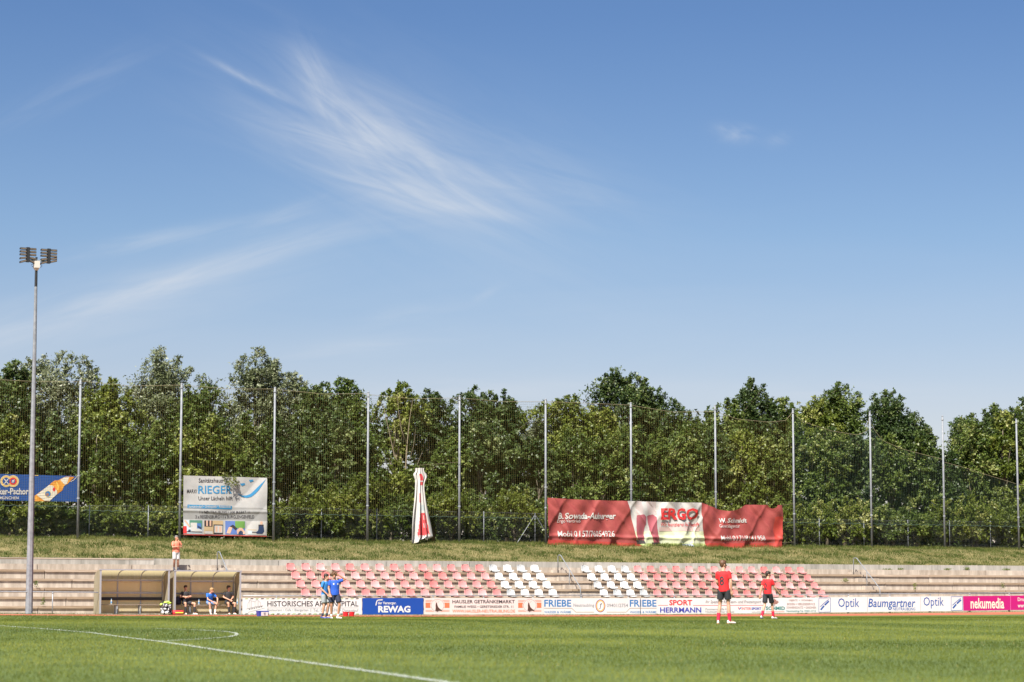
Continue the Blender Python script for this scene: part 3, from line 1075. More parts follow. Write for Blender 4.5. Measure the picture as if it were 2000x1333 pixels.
    P.text('INTER', 1448.6, 1186.7, 1467, 1191.8, P_RED, 0.01); P.text('SPORT', 1467.6, 1186.7, 1486.6, 1191.8, P_NAVY, 0.035)
    P.text('GRUPPE', 1468, 1194.9, 1486, 1197.0, P_GREY)
    # 6
    t, P = board(1494, 1597.6, 'white board reading SCHMID with a brown maple leaf', P_WHITE)
    cx, cy = 1513, 1178.2
    leaf = [(0, -9.6), (1.6, -6), (3.4, -7), (3.0, -3.6), (6.4, -5), (5.8, -3), (8.6, -2), (5.0, 0.6), (5.6, 2.2), (1.0, 2.0), (0.5, 5.6), (-0.5, 5.6), (-1.0, 2.0), (-5.6, 2.2), (-5.0, 0.6), (-8.6, -2), (-5.8, -3), (-6.4, -5), (-3.0, -3.6), (-3.4, -7), (-1.6, -6)]
    P.poly([(cx + a, cy + b) for a, b in leaf][::-1], P_DUSTY, 'leaf_emblem', 0.005)
    P.text('SCHMID', 1495.5, 1184.8, 1533, 1192, P_TEAL, 0.03, 0, 0.008)
    P.line([(1496, 1195.6), (1532, 1195.2)], 1.0, P_ORANGE)
    P.text('OBJEKTE  +  WOHNBAU', 1540.6, 1171.2, 1587.8, 1175.8, P_DUSTY, 0.01)
    P.text('BODEN + VERLEGESERVICE', 1537.4, 1178.2, 1591.6, 1182.6, P_DUSTY, 0.01)
    P.text('SONNENSCHUTZ + GARDINEN', 1536, 1184.9, 1593.5, 1189.2, P_DUSTY, 0.01)
    P.text('Neutraubling-Tel. 09401-3712', 1536, 1192, 1593.5, 1196.6, P_TEAL, 0.01)
    # 7
    t, P = board(1598.2, 1881.4, 'long white board reading Optik Baumgartner NEUTRAUBLING Optik in blue', P_WHITE)
    for (x0, y0, x1, y1) in ((1599.3, 1168.6, 1622, 1196.0), (1857.6, 1166, 1880, 1192.6)):
        for a, b in (((x0, y0), (x1, y0 - 0.3)), ((x1, y0 - 0.3), (x1, y1 - 0.4)), ((x1, y1 - 0.4), (x0, y1)), ((x0, y1), (x0, y0))): P.line([a, b], 0.8, P_COBALT, 'emblem_frame')
        w, h = x1 - x0, y1 - y0
        g_ = lambda a, b: (x0 + a * w, y0 + b * h)
        P.line([g_(0.12, 0.62), g_(0.45, 0.36), g_(0.84, 0.10)], 1.1, P_COBALT, 'emblem_stroke')
        P.line([g_(0.50, 0.50), g_(0.86, 0.22)], 3.0, P_COBALT, 'emblem_stroke')
        P.line([g_(0.16, 0.84), g_(0.44, 0.55)], 3.0, P_COBALT, 'emblem_stroke')
    P.text('Optik', 1637, 1168.8, 1678, 1191.6, P_COBALT, 0.0)
    P.text('Baumgartner', 1695.7, 1169.6, 1788, 1191.6, P_COBALT, 0.008, 0.18)
    P.text('NEUTRAUBLING', 1743.5, 1187.2, 1788, 1192.6, P_COBALT, 0.004, 0.18)
    P.text('Optik', 1803.7, 1166.6, 1843, 1189, P_COBALT, 0.0)
    P.line([(1694, 1167), (1694, 1195.4)], 0.5, P_LGREY, 'joint_strip'); P.line([(1798, 1166), (1798, 1194)], 0.5, P_LGREY, 'joint_strip')
    # 8
    t, P = board(1882, 2050, 'magenta board reading nekumedia in cream letters', P_MAGENTA)
    P.text('nekumedia', 1895.6, 1168.2, 1961, 1189.2, mat('print_cream', (0.80, 0.66, 0.52), 0.6), 0.02)
    P.text('Druck', 1987.6, 1167.4, 2008, 1174.6, P_CREAM, 0.02)
    P.text('www.', 1987.6, 1181.5, 2006, 1187.2, P_CREAM, 0.02)
    P.line([(1973.7, 1164.4), (1973.7, 1191.8)], 0.6, mat('print_pink', (0.72, 0.2, 0.42), 0.5), 'joint_strip')
    # clamps under the boards
    c = thing('board_brackets', 'small dark clamps under the lower edge of the advertising boards', 'bracket', (0, 0, 0))
    for px in POST_PX[:-1]:
        s, z = sq(px, np.interp(px, BOT_X, BOT_Y) + 0.2, -0.02)
        mb = MB(); mb.box(s - 0.05, s + 0.05, -0.04, 0.03, z - 0.06, z - 0.002); mb.build('clamp', DARK_MESH, c)


boards()

# ------------------------------------------------------------------ dugouts
POLYC = mat('yellowed_polycarbonate', (0.46, 0.40, 0.27), 0.45, (0.62, 0.56, 0.42), 1.6, streak=(6, 6, 0.6), transl=0.5)
POLYB = mat('clouded_back_sheet', (0.84, 0.73, 0.49), 0.5, (0.90, 0.81, 0.60), 1.6, streak=(6, 6, 0.6), transl=0.6)
POLYR = mat('streaked_roof_sheet', (0.48, 0.40, 0.22), 0.45, (0.92, 0.88, 0.73), 1.2, streak=(9, 0.8, 0.8), transl=0.85)


def dugout(px0, px1, yt, label):
    s0, zt = sq(px0, yt, 0.0); s1 = sq(px1, yt, 0.0)[0]
    z0 = gz((s0 + s1) / 2, 0)
    L = s1 - s0; H = zt - z0; dp = 0.95
    t = thing('dugout', label, 'dugout', (s0, 0, z0), 'team dugouts beside the pitch')
    zb = H - 0.46                                                       # where the curved roof meets the back
    arc = [(dp * (1 - (1 - k / 8) ** 1.0) if False else dp * math.sin(math.pi / 2 * k / 8), zb + (H - 0.03 - zb) * math.cos(math.pi / 2 * k / 8) ** 0.9 if k < 8 else zb) for k in range(9)]
    X = lambda x, y, z: (s0 + x, y, z0 + z)
    # front posts, top beam, sill
    for x in (0.0, L - 0.07):
        mb = MB(); mb.box(s0 + x, s0 + x + 0.07, 0, 0.07, z0, z0 + H - 0.061); mb.build('front_post', ALU, t)
    mb = MB(); mb.box(s0 - 0.03, s0 + L + 0.03, -0.012, 0.06, z0 + H - 0.06, z0 + H); mb.build('front_beam', ALU, t)
    # curved roof in three sheets, ribs between
    bays = [0.07, L / 3, 2 * L / 3, L - 0.07]
    for b in range(3):
        a, c = bays[b] + (0.02 if b else -0.068), bays[b + 1] - (0.02 if b < 2 else -0.068)
        mb = MB()
        for k, (y, z) in enumerate(arc):
            mb.v += [X(a, y, z), X(c, y, z)]
            if k:
                i = 2 * (k - 1)
                mb.face((i, i + 1, i + 3, i + 2))
        mb.build('roof_sheet', POLYR, t, smooth=True)
        mb = MB(); mb.box(s0 + a, s0 + c, dp + 0.004, dp + 0.010, z0 + 0.05, z0 + zb - 0.005); mb.build('back_sheet', POLYB, t)
    for x in bays:
        mb = MB(); mb.tube([X(x, y, z - 0.02) for y, z in arc], 0.024, 6); mb.build('roof_rib', ALU, t)
        mb = MB(); mb.box(s0 + x - 0.025, s0 + x + 0.025, dp - 0.055, dp - 0.008, z0, z0 + zb - 0.04); mb.build('back_post', ALU, t)
    for z in (zb - 0.06, 1.03 - z0 * 0):
        mb = MB(); mb.box(s0 + 0.1, s0 + L - 0.1, dp - 0.075, dp - 0.056, z0 + z - 0.04, z0 + z + 0.04); mb.build('back_rail', ALU, t)
    # curved side panels
    for x in (-0.012, L + 0.002):
        mb = MB()
        out = [(0.075 if True else 0, 0.02)] + [(max(y, 0.075), z - 0.004) for y, z in arc] + [(dp, 0.02)]
        n = len(out)
        mb.v = [X(x, y, z) for y, z in out] + [X(x + 0.010, y, z) for y, z in out]
        mb.face(range(n)); mb.face(list(range(n, 2 * n))[::-1])
        for k in range(n): mb.face((k, (k + 1) % n, n + (k + 1) % n, n + k))
        mb.build('side_sheet', POLYC, t)
    # bench
    mb = MB(); mb.box(s0 + 0.12, s0 + L - 0.12, 0.42, 0.78, z0 + 0.455, z0 + 0.485); mb.build('bench_seat', mat('bench_board', (0.26, 0.20, 0.15), 0.7), t)
    mb = MB(); mb.box(s0 + 0.10, s0 + L - 0.10, 0.82, 0.85, z0 + 0.68, z0 + 0.83); mb.build('bench_back', BLACK, t)
    for x in (L * 0.28, L * 0.62, L * 0.95):
        mb = MB()
        for y in (0.47, 0.72): mb.box(s0 + x - 0.02, s0 + x + 0.02, y - 0.02, y + 0.02, z0, z0 + 0.43)
        mb.box(s0 + x - 0.03, s0 + x + 0.03, 0.44, 0.76, z0 + 0.431, z0 + 0.454)
        mb.build('bench_leg', GALV, t)
    mb = MB(); mb.box(s0 + 0.08, s0 + L - 0.08, 0.10, dp - 0.09, z0 - 0.05, z0 + 0.03); mb.build('floor_slab', CONC_GREY, t)
    return s0, s1, z0


DUG_A = dugout(196, 332, 1111.8, 'empty left dugout with yellowed curved roof and bare bench')
DUG_B = dugout(341.5, 471.5, 1114.0, 'right dugout with yellowed curved roof and three players seated')

# ------------------------------------------------------------------ net poles, nets, chain-link fence, banners
QP = 15.2
POLES = [(-52, 1050, 735), (151.5, 1052, 742), (350.5, 1058, 750), (534, 1060, 758), (717.5, 1062, 767), (897, 1062, 774), (1066, 1063.5, 781), (1233.5, 1066, 788),
         (1399, 1069, 793), (1552, 1072, 800), (1703, 1073, 806), (1845.5, 1074, 814), (1990.5, 1075, 820), (2130, 1076, 826)]
POLE_LAB = ['', 'tall grey net pole at the right end of the blue beer banner', 'tall grey net pole at the left edge of the white RIEGER banner',
            'tall grey net pole at the right edge of the white RIEGER banner', 'tall grey net pole left of the bunched white banner and the bare trunked tree',
            'tall grey net pole right of the bunched white banner', 'tall grey net pole at the left end of the red ERGO banner',
            'tall grey net pole rising behind the white part of the ERGO banner', 'tall grey net pole behind the sagging top of the red banner',
            'tall grey net pole just right of the red ERGO banner', 'tall grey net pole above the right terrace handrail', 'tall grey net pole in front of the gap between the right trees',
            'tall grey net pole at the right edge of the picture', '']
POLE_S = []
ptop = None
for i, (px, yb, yt) in enumerate(POLES):
    s, z = sq(px, yb, QP); zt = sq(px, yt, QP)[1]
    POLE_S.append((s, zt))
    if not POLE_LAB[i]: continue
    t = thing('net_pole', POLE_LAB[i], 'pole', (s, QP, z - 0.06), 'tall steel poles holding the ball net')
    mb = MB(); mb.tube([(s, QP, z - 0.1), (s, QP, z + 4.4), (s, QP, zt)], [0.070, 0.066, 0.058], 10); mb.build('shaft', GALV, t, smooth=True)
    mb = MB(); mb.tube([(s, QP, zt + 0.001), (s, QP, zt + 0.05)], [0.074, 0.05], 10); mb.build('cap', GALV, t)
    for zz in (z + 2.1, z + 3.3, zt - 0.25):
        mb = MB(); mb.tube([(s, QP, zz), (s, QP, zz + 0.07)], 0.086, 10); mb.build('clamp_band', GALV_DK, t)

NET_Y = mat('net_yellow', (0.15, 0.125, 0.03), 0.7)
NET_G = mat('net_green', (0.05, 0.085, 0.06), 0.7)
ROPE = mat('net_rope', (0.27, 0.23, 0.14), 0.8)
SAG = {0: [(0, .1), (.5, .16), (1, .1)], 1: [(0, .05), (.5, .22), (1, .05)], 2: [(0, .05), (.5, .15), (1, .05)], 3: [(0, .05), (.5, .2), (1, .05)],
       4: [(0, .1), (.5, .25), (1, .1)], 5: [(0, .1), (.5, .2), (1, .1)], 6: [(0, .1), (.4, .1), (1, .1)], 7: [(0, .1), (.5, .45), (1, .35)],
       8: [(0, .3), (.3, .75), (.7, .85), (.92, .7), (1, .2)], 9: [(0, .2), (.15, .75), (.5, 1.25), (.85, 1.45), (.96, 1.2), (1, .3)],
       10: [(0, .3), (.06, 1.0), (.18, 1.75), (.45, 2.2), (.75, 2.5), (1, 2.75)], 11: [(0, 2.9), (.35, 3.3), (.7, 3.8), (1, 4.2)], 12: [(0, 4.2), (1, 4.6)]}


def nets():
    cell = 0.125
    for b in range(13):
        (s0, zt0), (s1, zt1) = POLE_S[b], POLE_S[b + 1]
        zb = 5.55 if b else 5.75
        qn = QP + 0.10
        f_, d_ = zip(*SAG[b])
        top = lambda a: zt0 + (zt1 - zt0) * a - float(np.interp(a, f_, d_))
        bow = lambda a, v: 0.10 * math.sin(math.pi * a) * math.sin(math.pi * min(1, v)) + 0.03 * math.sin(9 * a + 5 * v + b)
        low = 'low sagging' if b >= 9 else 'yellowish green'
        names = ['left of the first net pole']
        k = b
        if b == 0: lab = 'ball net behind the blue beer banner at the left edge'
        elif b == 12: lab = 'ball net fallen low right of the last net pole'
        else: lab = f'{low} ball net between the {ORD[b-1]} and {ORD[b]} net poles from the left'
        t = thing('ball_net', lab, 'net', (s0, qn, zb), 'ball nets hung between the tall poles')
        mb = MB()
        P = lambda a, v: (s0 + (s1 - s0) * a, qn + bow(a, v) - 0.0, zb + (top(a) - zb) * v)
        na = int((s1 - s0) / cell)
        nz = int((max(zt0, zt1) - zb) / cell)
        r = 0.0030
        fallen = b >= 10
        for i in range(1, na):
            a = i / na
            pts = [P(a + (0.02 * math.sin(6 * v + 4 * a) if fallen else 0.003 * math.sin(7 * v)), v) for v in np.linspace(0, 1, 9)]
            mb.tube(pts, r * 0.85, 3, False)
        for j in range(nz):
            v = (j + 0.5) / nz
            mb.tube([P(a, v + 0.002 * math.sin(40 * a + j)) for a in np.linspace(0.005, 0.995, 13)], r * 1.35, 3, False)
        mb.build('mesh_strands', NET_Y if b < 6 else NET_G if b in (9, 10, 11, 12) else NET_Y, t)
        mb = MB(); mb.tube([P(a, 1.0) for a in np.linspace(0.003, 0.997, 25)], 0.010, 5, True); mb.build('top_rope', ROPE, t)
        mb = MB(); mb.tube([(p[0], p[1], p[2] - 0.04 * math.sin(11 * p[0])) for p in [P(a, 0.0) for a in np.linspace(0.003, 0.997, 25)]], 0.016, 5, True); mb.build('bottom_rope', NET_G, t)


nets()

QF = 15.9
FENCE_PX = [(-20, 986), (63, 987), (175, 987), (290, 988), (402, 989), (513, 990), (628, 993), (736, 996), (840, 998), (945, 1000), (1045, 1003), (1145, 1005), (1240, 1007), (1330, 1009), (1420, 1011), (1510, 1013), (1600, 1014), (1687, 1016), (1773, 1016.5), (1854, 1017.5), (1934, 1019), (2014, 1020), (2095, 1021)]


def fence():
    pts = [sq(px, py, QF) for px, py in FENCE_PX]
    t = thing('chain_link_fence', 'grey chain-link fence with thin steel posts in front of the bushes', 'fence', (pts[0][0], QF, 4.05))
    for (px, py), (s, z) in zip(FENCE_PX, pts):
        if px in (402, 840, 1145, 1240, 1330, 1420, 1510): continue
        mb = MB(); mb.tube([(s, QF, 3.95), (s, QF, z + 0.03)], 0.027, 8); mb.build('post', GALV, t, smooth=True)
    s, z = pts[10]
    for ds in (-1.25, 1.2):
        mb = MB(); mb.tube([(s + ds, QF - 0.02, 4.02), (s + 0.02 * ds, QF - 0.02, z - 0.12)], 0.022, 6); mb.build('brace', GALV, t)
    for k in range(len(pts) - 1):
        (a, za), (b, zb) = pts[k], pts[k + 1]
        z0 = 4.08
        mb = MB(); step = 0.10; hgt = (za + zb) / 2 - z0
        n = int((b - a + hgt) / step)
        for i in range(n):
            for sg in (1, -1):
                x0 = a + i * step - (hgt if sg > 0 else 0); x1 = x0 + hgt * sg if sg > 0 else x0 - hgt
                u0, u1 = x0, x1; v0, v1 = z0, z0 + hgt
                # clip to the bay
                lo, hi = a, b
                if abs(u1 - u0) < 1e-6: continue
                ts = sorted(((lo - u0) / (u1 - u0), (hi - u0) / (u1 - u0)))
                t0, t1 = max(0, ts[0]), min(1, ts[1])
                if t1 - t0 < 0.02: continue
                mb.tube([(u0 + (u1 - u0) * t_, QF, v0 + (v1 - v0) * t_) for t_ in (t0, t1)], 0.0020, 3, False)
        mb.build('wire_panel', mat('fence_wire', (0.12, 0.13, 0.13), 0.6), t)
    mb = MB()
    for f_ in (0.0, 1.0):
        mb.tube([(s, QF - 0.012, 4.1 + (z - 4.12) * f_) for s, z in pts], 0.004, 4)
    mb.build('tension_wire', GALV_DK, t)


fence()


def banner_sheet(t, q, wr, xl, xr, ytop, ybot, mats, pick, nx, nz, name='sheet', xmap=None):
    mb = MB()
    for j in range(nz + 1):
        for i in range(nx + 1):
            x = xl + (xr - xl) * i / nx
            y = ybot(x) + (ytop(x) - ybot(x)) * j / nz
            if xmap: x = xmap(i / nx, y); y = ybot(x) + (ytop(x) - ybot(x)) * j / nz
            s, z = sq(x, y, q)
            mb.v.append((s, q - wr(s, z), z))
    for j in range(nz):
        for i in range(nx):
            a = j * (nx + 1) + i
            x = xl + (xr - xl) * (i + 0.5) / nx
            y = ybot(x) + (ytop(x) - ybot(x)) * (j + 0.5) / nz
            if xmap: x = xmap((i + 0.5) / nx, y); y = ybot(x) + (ytop(x) - ybot(x)) * (j + 0.5) / nz
            mb.face((a, a + 1, a + nx + 2, a + nx + 1), pick(x, y))
    return mb.build(name, mats, t, smooth=True)


def ties(t, q, pairs):
    for (x0, y0, x1, y1) in pairs:
        a, b = sq(x0, y0, q), sq(x1, y1, q)
        mb = MB(); mb.tube([(a[0], q, a[1]), (b[0], q, b[1])], 0.008, 4); mb.build('tie_rope', ROPE, t)


def ergo():
    q = QP - 0.22
    s0, z0 = sq(1070, 1066, q)
    t = thing('wide_banner', 'wide red and white ERGO banner sagging at its right half', 'banner', (s0, q, z0))
    TX = [1070, 1130, 1225, 1290, 1367, 1378, 1390, 1405, 1422, 1436, 1450, 1458, 1475, 1497, 1501, 1506, 1511, 1515, 1527]
    TY = [972.5, 976.5, 979, 981, 982.5, 985.5, 990, 995.5, 999, 996.5, 990, 986.2, 986.4, 986.6, 992, 994.5, 992, 987, 986.8]
    top = lambda x: float(np.interp(x, TX, TY)); bot = lambda x: float(np.interp(x, [1068, 1150, 1240, 1527], [1065.5, 1067.5, 1072.5, 1071.5]))

    def wr(s, z):
        a = s - s0
        w = 0.06 * math.sin(1.9 * a + 0.6 * z) + 0.035 * math.sin(4.1 * a - 2.2 * z + 1) + 0.028 * math.sin(3.0 * z + 5.3 * a) + 0.018 * math.sin(8.1 * a + 4.5 * z)
        w += 0.05 * math.exp(-((z - (4.50 + 0.03 * math.sin(2 * a))) / 0.10) ** 2)         # the hem folds forward
        if a > 8: w += 0.14 * math.sin(2.3 * (a - 8) + 1.7 * (z - 5)) * smooth(a, 8, 9.5) * (1 - 0.5 * smooth(a, 11.5, 13))
        w += 0.05 * abs(math.sin(3.3 * a * 0.7 + 3.1 * (z - 5.5))) * smooth(z, 5.2, 6.4)
        w += 0.06 * (1 - abs(math.sin(1.35 * a - 0.9 * (z - 5)))) ** 3 + 0.05 * (1 - abs(math.sin(2.2 * a + 1.9 * (z - 5) + 0.7))) ** 4
        w += 0.07 * math.exp(-abs(a - 0.55 * (7.0 - z) - 0.2) / 0.12) + 0.06 * math.exp(-abs(a - 10.9 + 0.5 * (6.6 - z)) / 0.10) + 0.06 * math.exp(-abs(a - 8.9 - 0.55 * (6.7 - z)) / 0.10)
        return w * 1.35
    lx = lambda y: float(np.interp(y, [978, 1057, 1072], [1223.5, 1242, 1257])); rx = lambda y: float(np.interp(y, [982, 1030, 1072], [1367, 1372.5, 1384]))

    def pick(x, y):
        low = y > bot(x) - 10.5
        if x < lx(y) or x > rx(y): return 1 if (low or (x > 1512 and y > 1010)) else 0  # lower strip in brighter red: sunlight on the cloth painted into the colour
        if low: return 4
        if y > 1038: return 3
        return 2
    mats = [CL_RED, CL_RED2, CL_WHITE, mat('print_pale_green', (0.56, 0.60, 0.36), 0.7, (0.62, 0.62, 0.46), 3), mat('print_grass_green', (0.36, 0.44, 0.12), 0.7, (0.50, 0.54, 0.26), 3)]
    banner_sheet(t, q, wr, 1070, 1527, top, bot, mats, pick, 230, 60, xmap=lambda u, y: float(np.interp(u, [0, 80 / 230, 150 / 230, 1], [1070, lx(y), rx(y), 1527])))
    P = Print(t, q, wr, 0.06)
    sock = mat('print_sock_red', (0.36, 0.09, 0.11), 0.7); leg = mat('print_leg', (0.50, 0.42, 0.40), 0.7); boot = mat('print_boot', (0.05, 0.04, 0.04), 0.7)
    P.poly([(1238, 978.8), (1252, 979.5), (1256, 1006), (1243, 1007)][::-1], leg, 'printed_leg', 0.012)
    P.poly([(1262, 980), (1280, 980.5), (1283, 1006), (1266, 1006)][::-1], leg, 'printed_leg', 0.012)
    P.poly([(1243, 1007), (1256, 1005), (1262, 1010), (1259, 1030), (1256, 1056), (1242, 1055), (1240, 1030)][::-1], sock, 'printed_sock', 0.013)
    P.poly([(1264, 1008), (1276, 1005), (1283, 1010), (1284, 1030), (1289, 1060), (1276, 1060), (1267, 1035)][::-1], sock, 'printed_sock', 0.013)
    P.poly([(1241, 1056), (1257, 1056), (1258, 1062), (1244, 1063)][::-1], boot, 'printed_boot', 0.014)
    P.poly([(1273, 1060), (1289, 1060), (1291, 1071), (1276, 1071)][::-1], boot, 'printed_boot', 0.014)
    P.rect(1288, 1030, 1368, 1038, mat('print_pale_pink', (0.56, 0.40, 0.36), 0.7), 'printed_stand', 0.012)
    P.poly([(1318, 1068), (1330, 1063), (1345, 1062), (1353, 1069), (1340, 1071)], mat('print_grey_blue', (0.36, 0.40, 0.46), 0.7), 'printed_ball', 0.012)
    W = CL_WHITE
    P.text('B. Sowada-Auburger', 1090, 1002, 1202.3, 1018, W, 0.03, 0.12, 0.034)
    P.text('Ergo Vertrieb', 1089, 1015, 1132, 1023, W, 0.004, 0, 0.034)
    P.text('Mobil 0157/76054926', 1090, 1037, 1199.4, 1049, W, 0.006, 0, 0.034)
    P.text('ERGO', 1289, 993, 1362, 1016, P_RED, 0.035, 0, 0.075)
    P.text('Wir finanzieren die Zukunft', 1290.5, 1020.8, 1365.5, 1028.6, P_RED, 0.004, 0, 0.034)
    P.text('W. Schmidt', 1403.5, 1012.5, 1456, 1021.5, W, 0.03, 0.12, 0.034)
    P.text('Generalagentur', 1402, 1024.5, 1446, 1033, W, 0.004, 0, 0.034)
    P.text('Mobil 0171/8141958', 1403, 1046.5, 1492.7, 1056.5, W, 0.006, 0, 0.034)
    ties(t, q, [(1070, 973, 1067, 970), (1527, 987, 1552, 984), (1527, 1060, 1552, 1059)])


def rieger():
    q = QP + 0.03
    s0, z0 = sq(357, 1045, q)
    t = thing('square_banner', 'creased white RIEGER banner with a blue smile between two net poles', 'banner', (s0, q, z0))
    top = lambda x: 929.2 + (x - 359.2) * 0.028; bot = lambda x: 1045.2 + (x - 357) * 0.021

    def wr(s, z):
        a, b = s - s0, z - z0
        f = 0.035 * math.sin(2.1 * a - 1.2 * b) + 0.02 * math.sin(5 * a + 3.1 * b + 0.5)
        f += 0.045 * abs(math.sin(1.8 * (a - b * 0.9) + 0.4)) * smooth(a, 1.8, 3.5)
        f += 0.030 * abs(math.sin(3.9 * (a + b * 0.6))) * (1 - smooth(a, 0.5, 1.6))
        f += 0.05 * math.exp(-((b - 1.32 + 0.10 * math.exp(-((a - 2.4) / 0.9) ** 2)) / 0.07) ** 2)
        return f
    banner_sheet(t, q, wr, 358, 521, top, bot, [CL_GREY, CL_GREY2, CL_RED2], lambda x, y: 2 if y > bot(x) - 1.4 else 1 if 989 + (x - 357) * 0.03 < y < 1014 + (x - 357) * 0.02 else 0, 90, 64)  # darker band across the sheet: shade at the fold painted into the colour
    P = Print(t, q, wr, 0.12)
    CY = mat('print_cyan', (0.035, 0.21, 0.40), 0.6)
    D = P_BLACK
    P.text('Sanitätshaus', 387.8, 934.6, 434, 943, D, 0.008, 0, 0.014)
    P.text('RIEGER', 387.3, 948.9, 452.4, 964.8, CY, 0.012, 0, 0.014)
    P.text('MARX/', 365, 956, 384.7, 963.6, D, 0.006, 0, 0.014)
    P.text('Unser Lächeln hilft', 387.6, 969.8, 454, 977.6, D, 0.006, 0, 0.014)
    P.poly([(366, 992.6), (366, 986), (453, 988.6), (453, 995.2)][::-1], CY, 'bar', 0.010)
    P.text('Sanitätsbedarf • Orthopädie • Rehatechnik', 368, 987.6, 451, 993.6, CL_WHITE, 0.01, 0, 0.018)
    P.text('1 x NEUTRAUBLING • AM MARKT 11', 389, 998, 487, 1003.2, D, 0.004, 0, 0.014)
    P.text('3 x REGENSBURG • 1 x BURGLENGENFELD', 381, 1006.6, 496, 1013, D, 0.004, 0, 0.014)
    arc_o = [(464, 963.5), (468, 968), (474, 971.5), (482, 972.8), (490, 971), (498, 965), (505, 958), (510, 950), (519, 936)]
    arc_i = [(464, 963.5), (469, 966.6), (475, 968.2), (482, 968), (489, 965), (496, 959), (503, 952), (509, 946), (519, 936)]
    for k in range(len(arc_o) - 1): P.poly([arc_o[k], arc_o[k + 1], arc_i[k + 1], arc_i[k]], CY, 'smile', 0.014) if k not in (0, len(arc_o) - 2) else P.poly([arc_o[k], arc_o[k + 1], arc_i[k + 1]] if k == 0 else [arc_o[k], arc_o[k + 1], arc_i[k]], CY, 'smile', 0.014)
    P.poly([(468, 945), (477, 944), (478.5, 947), (472, 950)], CY, 'smile_eye', 0.014); P.poly([(486, 938), (494, 937), (496, 940), (489, 942.5)], CY, 'smile_eye', 0.014)
    c = lambda n, rgb: mat('photo_' + n, rgb, 0.7)
    yo = lambda x: (x - 357) * 0.021
    Rr = lambda x0, y0, x1, y1, m, l=0.012: P.poly([(x0, y1 + yo(x0)), (x1, y1 + yo(x1)), (x1, y0 + yo(x1)), (x0, y0 + yo(x0))], m, 'printed_photo', l)
    Rr(358.5, 1016, 394, 1042, c('pale', (0.50, 0.56, 0.60))); Rr(370, 1016, 394, 1030, c('green', (0.07, 0.20, 0.14)), 0.015); Rr(357.4, 1028, 364, 1042, P_RED, 0.016); Rr(364, 1038, 394, 1040, P_BLACK, 0.017); Rr(372, 1021, 384, 1036, CL_WHITE, 0.018); Rr(381, 1022, 392, 1032, c('blue', (0.06, 0.16, 0.40)), 0.017)
    Rr(398, 1016, 435.6, 1042, c('sand', (0.50, 0.36, 0.20))); Rr(398.5, 1016, 415, 1028, P_BLACK, 0.015); Rr(402, 1016, 405.5, 1027, c('skin', (0.62, 0.38, 0.27)), 0.018); Rr(409, 1016, 412.5, 1027, c('skin', (0, 0, 0)), 0.018); Rr(417, 1023.5, 435.6, 1042, P_BLACK, 0.016); Rr(419, 1025.5, 434.5, 1039.5, CL_WHITE, 0.019); Rr(421, 1027, 425, 1038, c('skin', (0, 0, 0)), 0.022); Rr(428.5, 1027, 432.5, 1038, c('skin', (0, 0, 0)), 0.022)
    Rr(440, 1016, 478, 1042, c('mid_blue', (0.10, 0.17, 0.42))); Rr(459, 1016, 477.5, 1030, c('leaf', (0.13, 0.28, 0.06)), 0.015);
    dk = c('dark_blue', (0.02, 0.04, 0.10))
    pl = lambda pts, m, l: P.poly([(a, b + yo(a)) for a, b in pts], m, 'printed_photo', l)
    pl([(359, 1017), (363, 1016.4), (371, 1027), (369, 1030)][::-1], c('skin', (0, 0, 0)), 0.02)
    pl([(374, 1034), (378, 1030), (392, 1036), (393, 1038), (374, 1038)][::-1], CL_WHITE, 0.022)
    pl([(384, 1026), (393, 1030), (393, 1034), (386, 1031)][::-1], dk, 0.023)
    pl([(366, 1038), (368, 1034), (372, 1035), (371, 1038)][::-1], dk, 0.022)
    pl([(442, 1040), (446, 1029), (451, 1026), (454, 1028), (449, 1041)][::-1], c('skin', (0, 0, 0)), 0.021)
    pl([(448, 1027), (455, 1023), (463, 1030), (460, 1034), (454, 1029)][::-1], P_BLACK, 0.023)
    pl([(462, 1016), (476, 1016), (474, 1030), (465, 1030)][::-1], c('leaf', (0, 0, 0)), 0.023)
    pl([(463, 1041), (462, 1034), (467, 1029), (472, 1029), (477, 1035), (478, 1041)][::-1], c('skin', (0, 0, 0)), 0.024)
    pl([(465, 1042), (466, 1037), (470, 1034), (474, 1037), (474, 1042)][::-1], dk, 0.026)
    Rr(398.5, 1033, 416, 1036, c('sand', (0, 0, 0)), 0.016); Rr(399, 1037, 415, 1042, CL_WHITE, 0.016)
    Rr(482, 1016, 519, 1042, CL_WHITE)
    pl([(503, 1034), (505, 1026), (509, 1023.5), (514, 1026), (515.5, 1035), (512, 1040), (500, 1040), (499, 1037)][::-1], dk, 0.02); Rr(504, 1022, 514, 1037, P_BLACK, 0.015); P.ellipse(509.5, 1022, 2.6, 3.4, c('skin', (0, 0, 0)), 'printed_photo', 0.018, 12); Rr(483, 1032, 500, 1033.4, c('sand', (0, 0, 0)), 0.016); Rr(484, 1034, 491, 1041, c('pale', (0, 0, 0)), 0.015); Rr(491, 1036, 513, 1039, P_GREY, 0.014)
    ties(t, q, [(521, 934, 534, 932), (521, 1048, 534, 1048), (358, 930, 351, 928), (357, 1045, 351, 1045)])


